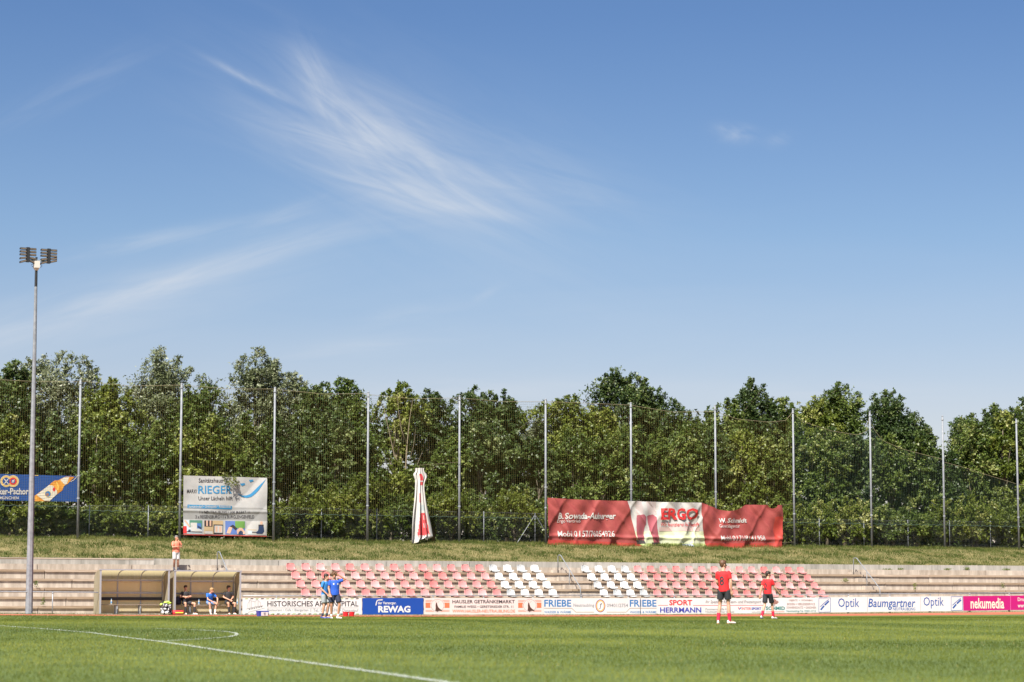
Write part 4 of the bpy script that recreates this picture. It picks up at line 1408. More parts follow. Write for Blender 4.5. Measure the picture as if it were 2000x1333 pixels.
def beer():
    q = QP + 0.22
    s0, z0 = sq(-75, 977, q)
    t = thing('beer_banner', 'blue beer banner with an amber bottle and round crests at the left edge', 'banner', (s0, q, z0))
    top = lambda x: 926 + x * 0.029; bot = lambda x: 977.6 + x * 0.0185
    wr = lambda s, z: 0.02 * math.sin(1.5 * (s - s0) + z)
    banner_sheet(t, q, wr, -75, 151, top, bot, [CL_BLUE], lambda x, y: 0, 60, 16)
    P = Print(t, q, wr, 0.25)
    W = CL_WHITE; AM = mat('print_amber', (0.55, 0.20, 0.025), 0.5, (0.75, 0.36, 0.06), 3); LB = mat('print_label', (0.58, 0.54, 0.44), 0.6, (0.66, 0.60, 0.48), 8); GO = mat('print_gold', (0.62, 0.42, 0.14), 0.6)
    z = lambda pts: [(x / 12.5, 910 + y / 12.5) for x, y in pts]
    for (cx, cm) in ((12, P_NAVY), (25.6, P_RED)): P.ellipse(cx, 940.3, 11.6, 11.6, W, 'crest_rim', 0.012)
    for (cx, cm) in ((12, P_NAVY), (25.6, P_RED)):
        P.ellipse(cx, 940.3, 10.9, 10.9, GO, 'crest_band', 0.016)
    for (cx, cm) in ((12, CL_BLUE), (25.6, P_RED)):
        P.ellipse(cx, 940.3, 7.3, 7.3, cm, 'crest_disc', 0.020)
    P.line(z([(90, 310), (210, 455)]), 1.8, W, 'crest_cross', 0.026); P.line(z([(210, 310), (95, 455)]), 1.8, W, 'crest_cross', 0.026)
    P.ellipse(25.6, 940.3, 4.2, 4.2, CL_BLUE, 'crest_disc', 0.024); P.line(z([(290, 410), (350, 340)]), 1.6, W, 'crest_cross', 0.030); P.ellipse(25.6, 940.3, 2.4, 2.4, W, 'crest_disc', 0.028)
    P.text('Hacker-Pschorr', -23, 953.5, 61, 966.5, W, 0.03, 0, 0.016)
    P.text('MÜNCHEN', -0.6, 968.6, 36.4, 975.8, W, 0.016, 0, 0.016)
    P.poly(z([(845, 868), (845, 735), (1180, 490), (1250, 420), (1330, 362), (1430, 352), (1480, 325), (1600, 268), (1820, 272), (1640, 452), (1580, 480), (1545, 520), (1520, 600), (1400, 690), (1195, 868)]), AM, 'bottle', 0.012)
    P.poly(z([(890, 715), (1190, 475), (1290, 490), (1390, 620), (1390, 690), (1210, 862), (1090, 862)]), LB, 'bottle_label', 0.017)
    P.poly(z([(1470, 352), (1560, 285), (1690, 272), (1630, 440), (1580, 470)]), LB, 'neck_label', 0.017)
    P.ellipse(*z([(1165, 690)])[0], 6.6, 6.6, P_YELLOW, 'label_crest', 0.022); P.ellipse(*z([(1165, 690)])[0], 5.6, 5.6, P_SKY, 'label_crest', 0.026); P.ellipse(*z([(1150, 705)])[0], 3.2, 3.2, P_DUSTY, 'label_crest', 0.03)
    P.ellipse(*z([(1315, 580)])[0], 2.6, 4.0, P_RED, 'label_crest', 0.022)
    P.line(z([(1380, 400), (1420, 520), (1400, 600)]), 2.0, P_YELLOW, 'bottle_gleam', 0.017)
    P.line(z([(1720, 390), (1800, 350), (1880, 268)]), 1.2, W, 'bottle_gleam', 0.017)
    P.line(z([(560, 848), (845, 235)]) if False else z([(845, 240), (930, 236)]), 1.2, P_YELLOW, 'bottle_gleam', 0.017)


def bunched():
    q = QP - 0.12
    s0, z0 = sq(822, 1062, q)
    t = thing('bunched_banner', 'white banner with red print bunched into a hanging column', 'banner', (s0, q, z0))
    rows = [(914.8, 810.5, 827.3), (921, 810.8, 827.5), (927, 806, 832.5), (932, 807.5, 834), (938, 809.5, 831), (945, 809.5, 828.5), (955, 809, 828.3), (968, 808, 829.8), (985, 806, 832.5), (1000, 804, 835.5), (1015, 802.5, 838), (1030, 801.3, 841), (1043, 801, 843), (1053, 800.4, 844.3), (1062, 799.8, 833)]
    ys = np.linspace(914.8, 1061, 66); nx = 44
    mb = MB()
    for j, y in enumerate(ys):
        l = np.interp(y, [r[0] for r in rows], [r[1] for r in rows]); r_ = np.interp(y, [r[0] for r in rows], [r[2] for r in rows])
        for i in range(nx + 1):
            u = i / nx
            x = l + (r_ - l) * u
            yy = y
            if y > 1040: yy = y - (y - 1040) / 21 * 9 * smooth(u, 0.35, 0.6) + 1.5 * math.sin(14 * u)
            s, z = sq(x, yy, q)
            amp = 0.05 + 0.10 * (y - 914) / 147
            d = amp * (abs(math.sin(math.pi * (u * 3.4 + 0.25 + 0.0016 * (y - 914)))) * 1.6 + 0.5 * math.sin(17 * u + 0.02 * y)) + 0.14 * math.sin(math.pi * u)
            mb.v.append((s, q - d, z))
    RP = mat('print_brick_red', (0.50, 0.05, 0.055), 0.65)
    GP = mat('print_mid_grey', (0.36, 0.40, 0.40), 0.65)
    for j in range(len(ys) - 1):
        y = (ys[j] + ys[j + 1]) / 2
        for i in range(nx):
            u = (i + 0.5) / nx
            m_ = 0
            if 925 < y < 939 and 0.36 < u < 0.40 + 0.012 * (y - 922) + 0.1: m_ = 1
            if 942.5 < y < 949 and 0.38 < u < 0.72: m_ = 1
            if 965 < y < 983 and 0.33 < u < 0.40: m_ = 1
            if 986 < y < 998 and 0.46 < u < 0.76: m_ = 2
            if 1003.5 < y < 1053:
                a = np.interp(y, [1003, 1053], [0.38, 0.22])
                if a < u < np.interp(y, [1003, 1053], [0.78, 0.84]): m_ = 1
                if 1008 < y < 1016 and (0.58 < u < 0.62 or 0.68 < u < 0.71): m_ = 0
                if 1022 < y < 1031 and (0.56 < u < 0.60 or 0.66 < u < 0.70): m_ = 0
                if y > 1047 and (int(u * 44) % 3): m_ = 0
            if 1021 < y < 1031 and 0.37 < u < 0.47 and int((y - 1021) / 2.2) % 2 == 0: m_ = 1
            a = j * (nx + 1) + i
            mb.face((a + 1, a, a + nx + 1, a + nx + 2), m_)
    mb.build('sheet', [CL_WHITE, RP, GP], t, smooth=True)
    ties(t, q, [(819, 915, 819, 909), (819, 909, 897, 903)])


ergo(); rieger(); beer(); bunched()

# ------------------------------------------------------------------ floodlight mast
def mast():
    D = 113.0
    d = ray(56.5, 1200); p = Vector((0, 0, CAM_H)) + d * (D / d.y)
    s, q, _ = W2F(p); z0 = gz(s, q)
    zt = 16.45
    t = thing('floodlight_mast', 'tall grey floodlight mast with two lamp clusters left of the dugouts', 'floodlight', (s, q, z0))
    mb = MB(); mb.tube([(s, q, z0 - 0.05), (s, q, 4), (s, q, 9), (s, q, zt - 1.0)], [0.175, 0.145, 0.110, 0.068], 8); mb.build('shaft', GALV, t)
    mb = MB(); mb.tube([(s, q, zt - 1.0), (s, q, zt)], [0.069, 0.063], 8); mb.build('top_sleeve', BLACK, t)
    mb = MB(); mb.tube([(s, q, z0), (s, q, z0 + 0.03)], 0.30, 8); mb.build('base_plate', GALV_DK, t)
    mb = MB(); mb.box(s - 0.12, s + 0.12, q - 0.20, q + 0.12, zt - 0.12, zt + 0.2); mb.loft([[(s - 0.11, q - 0.19, zt - 0.12), (s + 0.11, q - 0.19, zt - 0.12), (s + 0.11, q + 0.1, zt - 0.12), (s - 0.11, q + 0.1, zt - 0.12)], [(s - 0.05, q - 0.12, zt - 0.24), (s + 0.05, q - 0.12, zt - 0.24), (s + 0.05, q + 0.06, zt - 0.24), (s - 0.05, q + 0.06, zt - 0.24)]])
    mb.build('control_box', mat('box_cream', (0.62, 0.58, 0.52), 0.5), t)
    mb = MB(); mb.box(s - 0.42, s + 0.58, q - 0.045, q + 0.045, zt + 0.20, zt + 0.27); mb.build('crossarm', GALV_DK, t)
    mb = MB(); mb.tube([(s, q, zt + 0.272), (s, q, zt + 0.40)], 0.05, 8); mb.build('sensor', GALV, t)
    for sg in (-1, 1):
        mb = MB(); mb.tube([(s + sg * 0.12, q, zt + 0.1), (s + sg * 0.25, q - 0.05, zt + 0.02), (s + sg * 0.24, q - 0.1, zt - 0.05), (s + sg * 0.12, q, zt - 0.1)], 0.012, 5); mb.build('cable', BLACK, t)
    glass = mat('lamp_glass', (0.15, 0.10, 0.06), 0.3, (0.09, 0.085, 0.07), 9)
    for c, cx in enumerate((-0.42, 0.58)):
        cl = MB(); cl.box(s + cx - 0.075, s + cx + 0.075, q - 0.09, q + 0.09, zt + 0.14, zt + 0.84)
        fr = cl.build('lamp_column', BLACK, t)
        for r in range(5):
            for sg in (-1, 1):
                z = zt + 0.20 + r * 0.14
                x0, x1 = s + cx + sg * 0.078, s + cx + sg * 0.38
                lo, hi = min(x0, x1), max(x0, x1)
                dz = (-0.09 if r < 1 else -0.05 if r < 2 else 0.0) * (1 if c == 0 or sg < 0 else -0.9)
                f = lambda x: z + dz * abs(x - x0) / 0.3
                mb = MB(); mb.hexa([(lo, q - 0.12, f(lo) - 0.052), (hi, q - 0.12, f(hi) - 0.052), (lo, q + 0.08, f(lo) - 0.03), (hi, q + 0.08, f(hi) - 0.03), (lo, q - 0.10, f(lo) + 0.052), (hi, q - 0.10, f(hi) + 0.052), (lo, q + 0.08, f(lo) + 0.042), (hi, q + 0.08, f(hi) + 0.042)])
                h = mb.build('lamp_housing', BLACK, fr)
                mb = MB(); e = 0.018
                mb.hexa([(lo + e, q - 0.130, f(lo) - 0.032), (hi - e, q - 0.130, f(hi) - 0.032), (lo + e, q - 0.105, f(lo) - 0.032), (hi - e, q - 0.105, f(hi) - 0.032), (lo + e, q - 0.112, f(lo) + 0.032), (hi - e, q - 0.112, f(hi) + 0.032), (lo + e, q - 0.09, f(lo) + 0.032), (hi - e, q - 0.09, f(hi) + 0.032)])
                mb.build('lamp_glass', glass, fr)


mast()

# ------------------------------------------------------------------ trees and bushes
LN = {'green': (0.165, 0.125), 'yellow': (0.165, 0.13), 'dark': (0.17, 0.13), 'silver': (0.165, 0.095)}


def foliage(C, Rad, kind, n_twig, n_leaf, up=0.35, size=1.0, droop=0.25, seed=0, tone=0.0):
    """leaves along twigs that radiate from clump centres"""
    r = np.random.default_rng(seed)
    nc = len(C)
    T = r.normal(0, 1, (nc, n_twig, 3)); T[..., 2] += up; T[..., 1] -= 0.25
    T /= np.linalg.norm(T, axis=2, keepdims=True)
    ln = Rad[:, None] * r.uniform(0.65, 1.25, (nc, n_twig))
    tt = r.uniform(0.25, 1.0, (nc, n_twig, n_leaf)) ** 0.8
    P = C[:, None, None, :] + T[:, :, None, :] * (ln[:, :, None] * tt)[..., None]
    P[..., 2] -= droop * (tt ** 2) * ln[:, :, None] * 0.6
    P += r.normal(0, 0.055, P.shape)
    n = nc * n_twig * n_leaf
    P = P.reshape(n, 3)
    d = np.repeat(T.reshape(-1, 3), n_leaf, 0) + r.normal(0, 0.8, (n, 3)); d[:, 2] -= 0.25
    d = unit(d)
    nr = r.normal(0, 0.75, (n, 3)) + [0, -0.25, 0.8]
    nr = unit(nr - d * (nr * d).sum(1, keepdims=True))
    L, w = LN[kind]
    sc = r.uniform(0.65, 1.3, n) * size
    side = unit(np.cross(d, nr))
    L_, w_ = (L * sc)[:, None], (w * sc)[:, None]
    V = np.empty((n, 3, 3))
    V[:, 0] = P + d * L_ * 0.55
    V[:, 1] = P - d * L_ * r.uniform(0.2, 0.45, (n, 1)) + side * w_ * 0.5 + nr * w_ * 0.1
    V[:, 2] = P - d * L_ * r.uniform(0.2, 0.45, (n, 1)) - side * w_ * 0.5 + nr * w_ * 0.1
    V = V.reshape(-1, 3); Fc = np.arange(3 * n).reshape(n, 3)
    clump = np.repeat(r.normal(0, 0.21, nc), n_twig * n_leaf)
    t = np.clip(0.45 + tone + clump + r.normal(0, 0.15, n), 0, 1)
    return V, Fc, t


def tree(name, label, px, ytop, hw, q, kind, dens=1.0, base_y=1050, spiky=0.0, low=0.0, group='trees beyond the ball net', cat='tree', bark=None, bare=False, seed=0, size=1.0):
    r = np.random.default_rng(seed)
    s, ztop = sq(px, ytop, q)
    s = sq(px, 900, q)[0]
    ppm = FPX / F(s, q).y
    a = hw / ppm / 0.98
    zg = 4.05
    H = ztop - zg
    z_lo = zg + H * low
    cz, c = (ztop + z_lo) / 2, (ztop - z_lo) / 2
    b = min(a, 1.9)
    rad0 = min(1.05, 0.36 * a + 0.2)
    nclump = int(max(8, dens * 2.3 * (a * b * c) ** 0.68 * 3.9))
    C = []
    while len(C) < nclump:
        v = r.uniform(-1, 1, 3)
        rr = np.linalg.norm(v)
        if rr > 1 or rr < 0.35: continue
        if v[2] > 0: v[:2] *= (1 - 0.55 * v[2] ** 1.4)
        if v[2] < 0 and low < 0.1: v[:2] *= 1.12
        zz = cz + v[2] * (c - rad0 * 0.7)
        C.append((s + v[0] * (a - rad0 * 0.45) + r.normal(0, 0.12), q + v[1] * b, zz))
    C = np.array(C)
    Rad = rad0 * r.uniform(0.6, 1.25, nclump)
    tone = r.normal(0, 0.07)
    # leading shoots give the crown its uneven outline
    ns = int(6 + spiky * 10)
    Sx = s + r.uniform(-0.8, 0.8, ns) * a
    edge = np.sqrt(np.clip(1 - ((Sx - s) / (a * 1.05)) ** 2, 0, 1))
    Sz = cz + edge ** 1.3 * c * 0.92 + r.uniform(-0.3, 0.15 + spiky * 0.45, ns)
    Sq = q + r.normal(0, 0.4, ns)
    lean = r.normal(0, 0.18, ns)
    C2 = np.concatenate([np.stack([Sx - lean * k, Sq, Sz - 0.34 * k], 1) for k in range(5)])
    R2 = np.concatenate([np.full(ns, rad0 * (0.26 + 0.13 * k)) for k in range(5)])
    o = thing(name, label, cat, (s, q, zg), group)
    V1, F1, t1 = foliage(C, Rad, kind, 20, 18, size=size, seed=seed + 1, tone=tone)
    V2, F2, t2 = foliage(C2, R2, kind, 7, 10, up=1.0, droop=0.0, size=size * 0.9, seed=seed + 2, tone=tone)
    V = np.concatenate([V1, V2]); Fc = np.concatenate([F1, F2 + len(V1)])
    V = V - np.array([s, q, zg])
    keep = V.reshape(-1, 3, 3)[:, :, 2].min(1) > 0.02
    Vk = V.reshape(-1, 3, 3)[keep].reshape(-1, 3); tk = np.concatenate([t1, t2])[keep]
    me = np_mesh('crown', Vk, np.arange(len(Vk)).reshape(-1, 3), [LEAF[kind]], tk)
    put('crown', me, o)
    mb = MB()
    bk = bark or BARK
    r0 = 0.035 + 0.012 * H
    if H > 3.2:
        pts = [Vector((s + 0.1 * math.sin(k * 1.3 + seed), q + 0.06 * math.cos(k + seed), zg - 0.15 + (H * 0.86 + 0.15) * k / 6)) for k in range(7)]
        mb.tube(pts, [r0 * (1 - 0.13 * k) for k in range(7)], 7)
        for i in range(0, min(nclump, 14)):
            c_ = Vector(C[i]); f = min(0.82, max(0.12, (c_.z - zg) / H - 0.22))
            base = pts[0].lerp(pts[-1], f)
            mb.tube([base, base.lerp(c_, 0.5) + Vector((0, 0, 0.12)), c_], [r0 * 0.42, r0 * 0.28, r0 * 0.10], 5)
        for i in range(ns):
            c_ = Vector(C2[i]); mb.tube([c_ - Vector((lean[i] * 5, 0, 1.7)), c_, c_ + Vector((0.02, 0, rad0 * 0.2))], [0.022, 0.014, 0.006], 4)
        mb.build('trunk', bk, o, smooth=True)
    else:
        for k in range(5):
            c_ = Vector(C[k % nclump]); mb.tube([(s + 0.08 * (k - 2), q, zg - 0.1), Vector((s, q, zg)).lerp(c_, 0.55), c_], [0.03, 0.02, 0.008], 5)
        mb.build('stems', bk, o, smooth=True)
    return o


def gap_name(px):
    xs = [p[0] for p in POLES[1:13]]
    if px < xs[0]: return 'left of the first net pole'
    if px > xs[-1]: return 'right of the last net pole'
    k = max(i for i, x in enumerate(xs) if x <= px)
    return f'between net poles {k + 1} and {k + 2}' if False else f'between the {ORD[k]} and {ORD[min(k + 1, 11)]} net poles'


BACK = [
    (-50, 725, 70, 25, 'silver', 0.6, 'grey green tree cut by the left picture edge'),
    (22, 712, 50, 23.5, 'dark', 0.8, 'dark slim tree just left of the floodlight mast'),
    (112, 676, 92, 26, 'silver', 0.4, 'tall silvery willow rising behind the floodlight mast'),
    (205, 742, 60, 23.5, 'yellow', 0.4, 'yellow green tree topping the net right of the first pole'),
    (318, 681, 82, 26, 'silver', 0.3, 'tall round silvery tree above the second net pole'),
    (385, 752, 60, 24, 'green', 0.4, 'green tree below and right of the round silvery tree'),
    (497, 684, 62, 26, 'silver', 0.5, 'tallest silvery tree above the RIEGER banner'),
    (565, 726, 42, 26, 'silver', 0.4, 'small silvery treetop right of the tallest silvery tree'),
    (612, 752, 50, 24, 'dark', 0.7, 'dark spiky tree right of the third net pole'),
    (672, 744, 52, 25, 'green', 0.6, 'mid green tree just left of the fourth net pole'),
    (845, 764, 48, 24, 'dark', 0.7, 'dark tree above the bunched white banner'),
    (936, 763, 52, 24, 'dark', 0.9, 'dark pointed tree right of the fifth net pole'),
    (988, 774, 46, 25, 'dark', 0.9, 'dark tree with ragged top before the sky gap'),
    (1052, 818, 34, 24, 'silver', 0.5, 'low pale tree in the sky gap left of the sixth net pole'),
    (1112, 768, 62, 24, 'yellow', 0.6, 'bright yellow green tree right of the sixth net pole'),
    (1172, 792, 40, 23.5, 'yellow', 0.6, 'small yellow green tree in front of the tall dark tree'),
    (1217, 716, 56, 26, 'dark', 0.9, 'tallest dark tree, standing above the red ERGO banner'),
    (1285, 764, 58, 26, 'dark', 0.7, 'dark right shoulder tree beside the tallest dark tree'),
    (1352, 812, 52, 25, 'green', 0.5, 'lower green tree between the tallest dark tree and the eighth net pole'),
    (1420, 786, 46, 24, 'green', 0.9, 'green tree with loose shoots at the eighth net pole'),
    (1470, 756, 42, 24.5, 'dark', 1.3, 'tree with thin upright shoots above the ERGO banner right end'),
    (1530, 786, 46, 25, 'green', 0.8, 'green tree just left of the ninth net pole'),
    (1590, 776, 52, 25, 'yellow', 0.6, 'yellow green tree just right of the ninth net pole'),
    (1648, 756, 58, 25.5, 'green', 0.8, 'tall bushy green tree left of the tenth net pole'),
    (1742, 768, 54, 25, 'dark', 0.5, 'tall rounded dark tree right of the tenth net pole'),
    (1786, 812, 34, 24.5, 'dark', 0.5, 'dark tree sloping down to the right sky gap'),
    (1900, 812, 46, 25, 'dark', 0.6, 'dark tree at the right side of the sky gap'),
    (1960, 790, 66, 25.5, 'green', 0.4, 'broad green tree left of the last net pole'),
    (2040, 766, 72, 26, 'dark', 0.5, 'dark tree cut by the right picture edge'),
]


def plants():
    for i, (px, yt, hw, q, kind, sp, lab) in enumerate(BACK):
        tree('background_tree', lab, px, yt, hw * 1.15, q, kind, 1.0, spiky=sp, low=0.27, seed=100 + i * 7)
    # the tree with bare pale trunks between the fourth and fifth poles
    s, zt = sq(778, 757, 21.5); s = sq(785, 900, 21.5)[0]
    tree('bare_trunk_tree', 'thin crowned tree with pale bare trunks left of the bunched banner', 776, 757, 36, 21.5, 'yellow', 0.55, spiky=0.8, low=0.52, bark=BARK_PALE, seed=911)
    o = bpy.data.objects['bare_trunk_tree']
    base = Vector(ORG[o]); q = base.y - 1.2
    Pz = lambda x, y: (lambda a: (a[0], q, a[1]))(sq(x, y, q))
    for line, r0 in (([(788, 968), (780, 930), (768, 880), (757, 830), (748, 790)], 0.085), ([(790, 968), (792, 920), (795, 870), (800, 820), (806, 780)], 0.09), ([(786, 968), (770, 930), (748, 895), (735, 850)], 0.06), ([(793, 960), (803, 935), (816, 905), (826, 880)], 0.05), ([(795, 870), (784, 840), (778, 800), (776, 765)], 0.05), ([(768, 880), (772, 850), (768, 815)], 0.035), ([(800, 900), (808, 870), (812, 835)], 0.03)):
        mb = MB(); n = len(line)
        mb.tube([Pz(*p) for p in line], [r0 * 0.8 * (1 - 0.92 * k / (n - 1)) for k in range(n)], 6); mb.build('limb', BARK_PALE, o, smooth=True)
    # front rank behind the net
    r = np.random.default_rng(5)
    skip = [(1020, 1062), (1808, 1862)]
    x = -40; i = 0
    count = {}
    kinds = ['green', 'yellow', 'dark', 'green', 'yellow', 'green', 'dark']
    words = {'green': 'green leafy tree', 'yellow': 'yellow green leafy tree', 'dark': 'dark leafy tree'}
    while x < 2060:
        k = kinds[(i * 3 + int(r.integers(0, 2))) % 7]
        yt = r.uniform(800, 850)
        if any(a < x < b for a, b in skip): yt = 880 if x > 1500 else 850
        if 735 < x < 830: yt = 905
        key = (k, gap_name(x))
        count.setdefault(key, []).append((x, yt))
        x += r.uniform(50, 66); i += 1
    for (k, g_), lst in count.items():
        for j, (px, yt) in enumerate(lst):
            pos = '' if len(lst) == 1 else [', left one', ', right one', ', middle one'][j] if len(lst) == 2 or j < 3 else ''
            tree('leafy_tree', f'{words[k]} {g_}{pos}', px, yt, 44, 19.6 + (int(px) % 5) * 0.25, k, 1.0, low=0.0, spiky=0.3, seed=300 + int(px), group='leafy trees just behind the ball net')
    # bushes against the fence
    x = -30; i = 0; count = {}
    words = {'green': 'low green bush', 'yellow': 'low yellow green bush', 'dark': 'low dark bush'}
    while x < 2060:
        k = ['green', 'yellow', 'yellow', 'green', 'yellow'][int(r.integers(0, 5))]
        yt = r.uniform(965, 995)
        if 560 < x < 740: yt = r.uniform(925, 955)
        if 830 < x < 890: yt = 945; 
        if 1000 < x < 1060: yt = 955
        count.setdefault((k, gap_name(x)), []).append((x, yt))
        x += r.uniform(52, 68); i += 1
    for (k, g_), lst in count.items():
        for j, (px, yt) in enumerate(lst):
            pos = '' if len(lst) == 1 else [', left one', ', right one', ', middle one'][j] if len(lst) == 2 or j < 3 else ''
            tree('fence_bush', f'{words[k]} {g_}{pos}', px, yt, 46, 17.2 + (int(px) % 4) * 0.12, k, 1.1, low=0.0, seed=600 + int(px), group='bushes growing against the chain-link fence', cat='bush', size=0.85)
    # the wood behind reads as one mass
    n = 1900
    s = r.uniform(-38, 58, n); C = []
    for a in s:
        P = F(a, 31); px = 1000 + FPX * P.x / P.y
        lim = 805
        if 1000 < px < 1075: lim = 850
        if 1800 < px < 1875: lim = 925
        zt = sq(px, lim, 31)[1]
        C.append((a, r.uniform(29, 33), 4.1 + (zt - 4.7) * r.uniform(0, 1) ** 1.15))
    for _ in range(420): C.append((r.uniform(-38, 58), r.uniform(27.5, 30), r.uniform(3.9, 5.2)))
    n = len(C)
    V, Fc, t = foliage(np.array(C), r.uniform(0.7, 1.2, n), 'dark', 8, 12, size=1.6, seed=77)
    tag(put('woodland', np_mesh('woodland', V, Fc, [LEAF['dark']], t), None, (0, 0, 0)), 'shady mass of woodland behind the front trees', 'woodland', kind='stuff')
    # spray of leaves hanging over the top of the RIEGER banner
    sx, zx = sq(446, 940, QP - 0.25)
    C = np.array([(sx + r.normal(0, 0.30), QP - 0.2 + r.normal(0, 0.06), zx + r.normal(0.08, 0.16)) for _ in range(8)])
    V, Fc, t = foliage(C, np.full(8, 0.24), 'yellow', 7, 6, size=0.5, droop=0.8, seed=81)
    o = thing('overhanging_branch', 'leafy branch hanging over the top edge of the white RIEGER banner', 'branch', (sx, QP - 0.2, zx))
    put('foliage', np_mesh('foliage', V - np.array([sx, QP - 0.2, zx]), Fc, [LEAF['yellow']], t), o)
    mb = MB()
    for c_ in C: mb.tube([(sx + 0.1, QP + 0.9, zx + 0.5), (sx, QP + 0.05, zx + 0.35), tuple(c_)], [0.015, 0.010, 0.004], 5)
    mb.build('stem', BARK, o)


plants()

# ------------------------------------------------------------------ small things by the pitch
def small_things():
    RB = mat('bucket_red', (0.60, 0.02, 0.03), 0.35)
    for px, lab in ((674.8, 'red bucket just behind the player with curly hair'), (686.7, 'red bucket standing alone right of the two players in blue')):
        q = -11.0
        s, z = sq(px, 1207.3, q); z = gz(s, q)
        t = thing('bucket', lab, 'bucket', (s, q, z), 'red buckets on the running track')
        mb = MB(); n = 16
        ring = lambda rad, zz: [(s + rad * math.cos(2 * math.pi * k / n), q + rad * math.sin(2 * math.pi * k / n), z + zz) for k in range(n)]
        mb.loft([ring(0.105, 0.005), ring(0.13, 0.185), ring(0.137, 0.185), ring(0.137, 0.205), ring(0.125, 0.205), ring(0.10, 0.02)]); mb.build('tub', RB, t, smooth=False)
        mb = MB(); mb.tube([(s + 0.135 * math.cos(a), q - 0.02 - 0.135 * math.sin(a) * 0.5, z + 0.19 - 0.10 * math.sin(a)) for a in np.linspace(0, math.pi, 9)], 0.005, 5); mb.build('handle', GALV, t)
    # blue crate with a white sign on its face
    q = -10.5; s, z = sq(512.5, 1208, q); z = gz(s, q)
    t = thing('cool_box', 'blue box with a white crest panel on the track by the dugout', 'box', (s, q, z))
    BL = mat('box_blue', (0.02, 0.06, 0.34), 0.4)
    mb = MB(); mb.hexa([(s - 0.21, q - 0.14, z), (s + 0.21, q - 0.14, z), (s - 0.21, q + 0.14, z), (s + 0.21, q + 0.14, z), (s - 0.235, q - 0.16, z + 0.20), (s + 0.235, q - 0.16, z + 0.20), (s - 0.235, q + 0.16, z + 0.20), (s + 0.235, q + 0.16, z + 0.20)]); mb.build('tub', BL, t)
    mb = MB(); mb.box(s - 0.245, s + 0.245, q - 0.17, q + 0.17, z + 0.201, z + 0.235); mb.build('lid', BL, t)
    mb = MB(); mb.hexa([(s - 0.115, q - 0.158, z + 0.02), (s + 0.195, q - 0.158, z + 0.02), (s - 0.115, q - 0.14, z + 0.02), (s + 0.195, q - 0.14, z + 0.02), (s - 0.125, q - 0.172, z + 0.185), (s + 0.205, q - 0.172, z + 0.185), (s - 0.12, q - 0.15, z + 0.18), (s + 0.2, q - 0.15, z + 0.18)]); f = mb.build('front_panel', P_WHITE, t)
    mb = MB(); mb.v = [(s + 0.04 + a, q - 0.172 - 0.0008 * 0, z + b) for a, b in ((-0.05, 0.16), (0.05, 0.16), (0.05, 0.09), (0.0, 0.04), (-0.05, 0.09))]; mb.face((4, 3, 2, 1, 0)); mb.build('crest', P_LGREY, f)
    # sports bag, red with yellow stripe
    zf = DUG_B[2]
    q = -0.35; s = sq(347, 1203, q)[0]; z = gz(s, q)
    t = thing('sports_bag', 'red bag with a yellow band in front of the right dugout', 'bag', (s, q, z))
    RD = mat('bag_red', (0.50, 0.02, 0.03), 0.6, bump=0.3)
    mb = MB()
    pr = [(0.12, 0.01), (0.15, 0.05), (0.15, 0.13), (0.12, 0.20), (0.05, 0.225), (-0.05, 0.225), (-0.12, 0.20), (-0.15, 0.13), (-0.15, 0.05), (-0.12, 0.01)]
    mb.loft([[(s + x, q + y * k, z + zz * (0.85 + 0.15 * k)) for y, zz in pr] for x, k in ((-0.27, 0.7), (-0.25, 0.95), (-0.1, 1.03), (0.1, 1.0), (0.25, 0.95), (0.27, 0.7))]); mb.build('body', RD, t, smooth=True)
    mb = MB(); mb.box(s - 0.17, s + 0.22, q - 0.165, q - 0.12, z + 0.085, z + 0.135); mb.build('reflective_band', mat('band_yellow', (0.75, 0.70, 0.08), 0.5), t)
    mb = MB(); mb.tube([(s - 0.12, q - 0.06, z + 0.21), (s - 0.08, q - 0.06, z + 0.27), (s + 0.08, q - 0.06, z + 0.27), (s + 0.12, q - 0.06, z + 0.21)], 0.012, 5); mb.build('handle', BLACK, t)
    # net bag of footballs with bibs on top
    q = -0.30; s = sq(324.5, 1202, q)[0]; z = gz(s, q)
    t = thing('ball_bag', 'black net bag full of footballs with neon bibs on top', 'bag', (s, q, z))
    BW = mat('football_white', (0.70, 0.70, 0.70), 0.4); BK = mat('football_black', (0.03, 0.03, 0.035), 0.5)
    rr = np.random.default_rng(4)
    k = 0
    for lay, (zz, rad, cnt) in enumerate(((0.11, 0.18, 5), (0.28, 0.17, 5), (0.44, 0.15, 4))):
        for j in range(cnt):
            a = 2 * math.pi * j / cnt + lay * 0.6 - 1.57
            c = Vector((s + rad * math.cos(a), q + rad * math.sin(a) * 0.8, z + zz))
            mb = MB(); mb.ell(c, (0.105, 0, 0), (0, 0.105, 0), (0, 0, 0.105), 12, 9); b = mb.build('football', BW if k % 2 == 0 else BK, t, smooth=True)
            for _ in range(4):
                d = Vector((rr.normal(), -abs(rr.normal()) - 0.3, rr.normal())).normalized()
                a1 = d.orthogonal().normalized(); a2 = d.cross(a1)
                mb = MB(); n5 = 5
                mb.v = [tuple(c + d * 0.1065 + (a1 * math.cos(2 * math.pi * i / n5) + a2 * math.sin(2 * math.pi * i / n5)) * 0.038) for i in range(n5)] + [tuple(c + d * 0.111)]
                for i in range(n5): mb.face((i, (i + 1) % n5, 5))
                mb.build('ball_patch', BK if k % 2 == 0 else BW, b)
            k += 1
    mb = MB()
    ringp = lambda rad, zz, n=14: [(s + rad * math.cos(2 * math.pi * i / n), q + rad * 0.85 * math.sin(2 * math.pi * i / n), z + zz) for i in range(n)]
    lv = [(0.22, 0.02), (0.295, 0.10), (0.30, 0.25), (0.28, 0.40), (0.22, 0.55), (0.10, 0.62)]
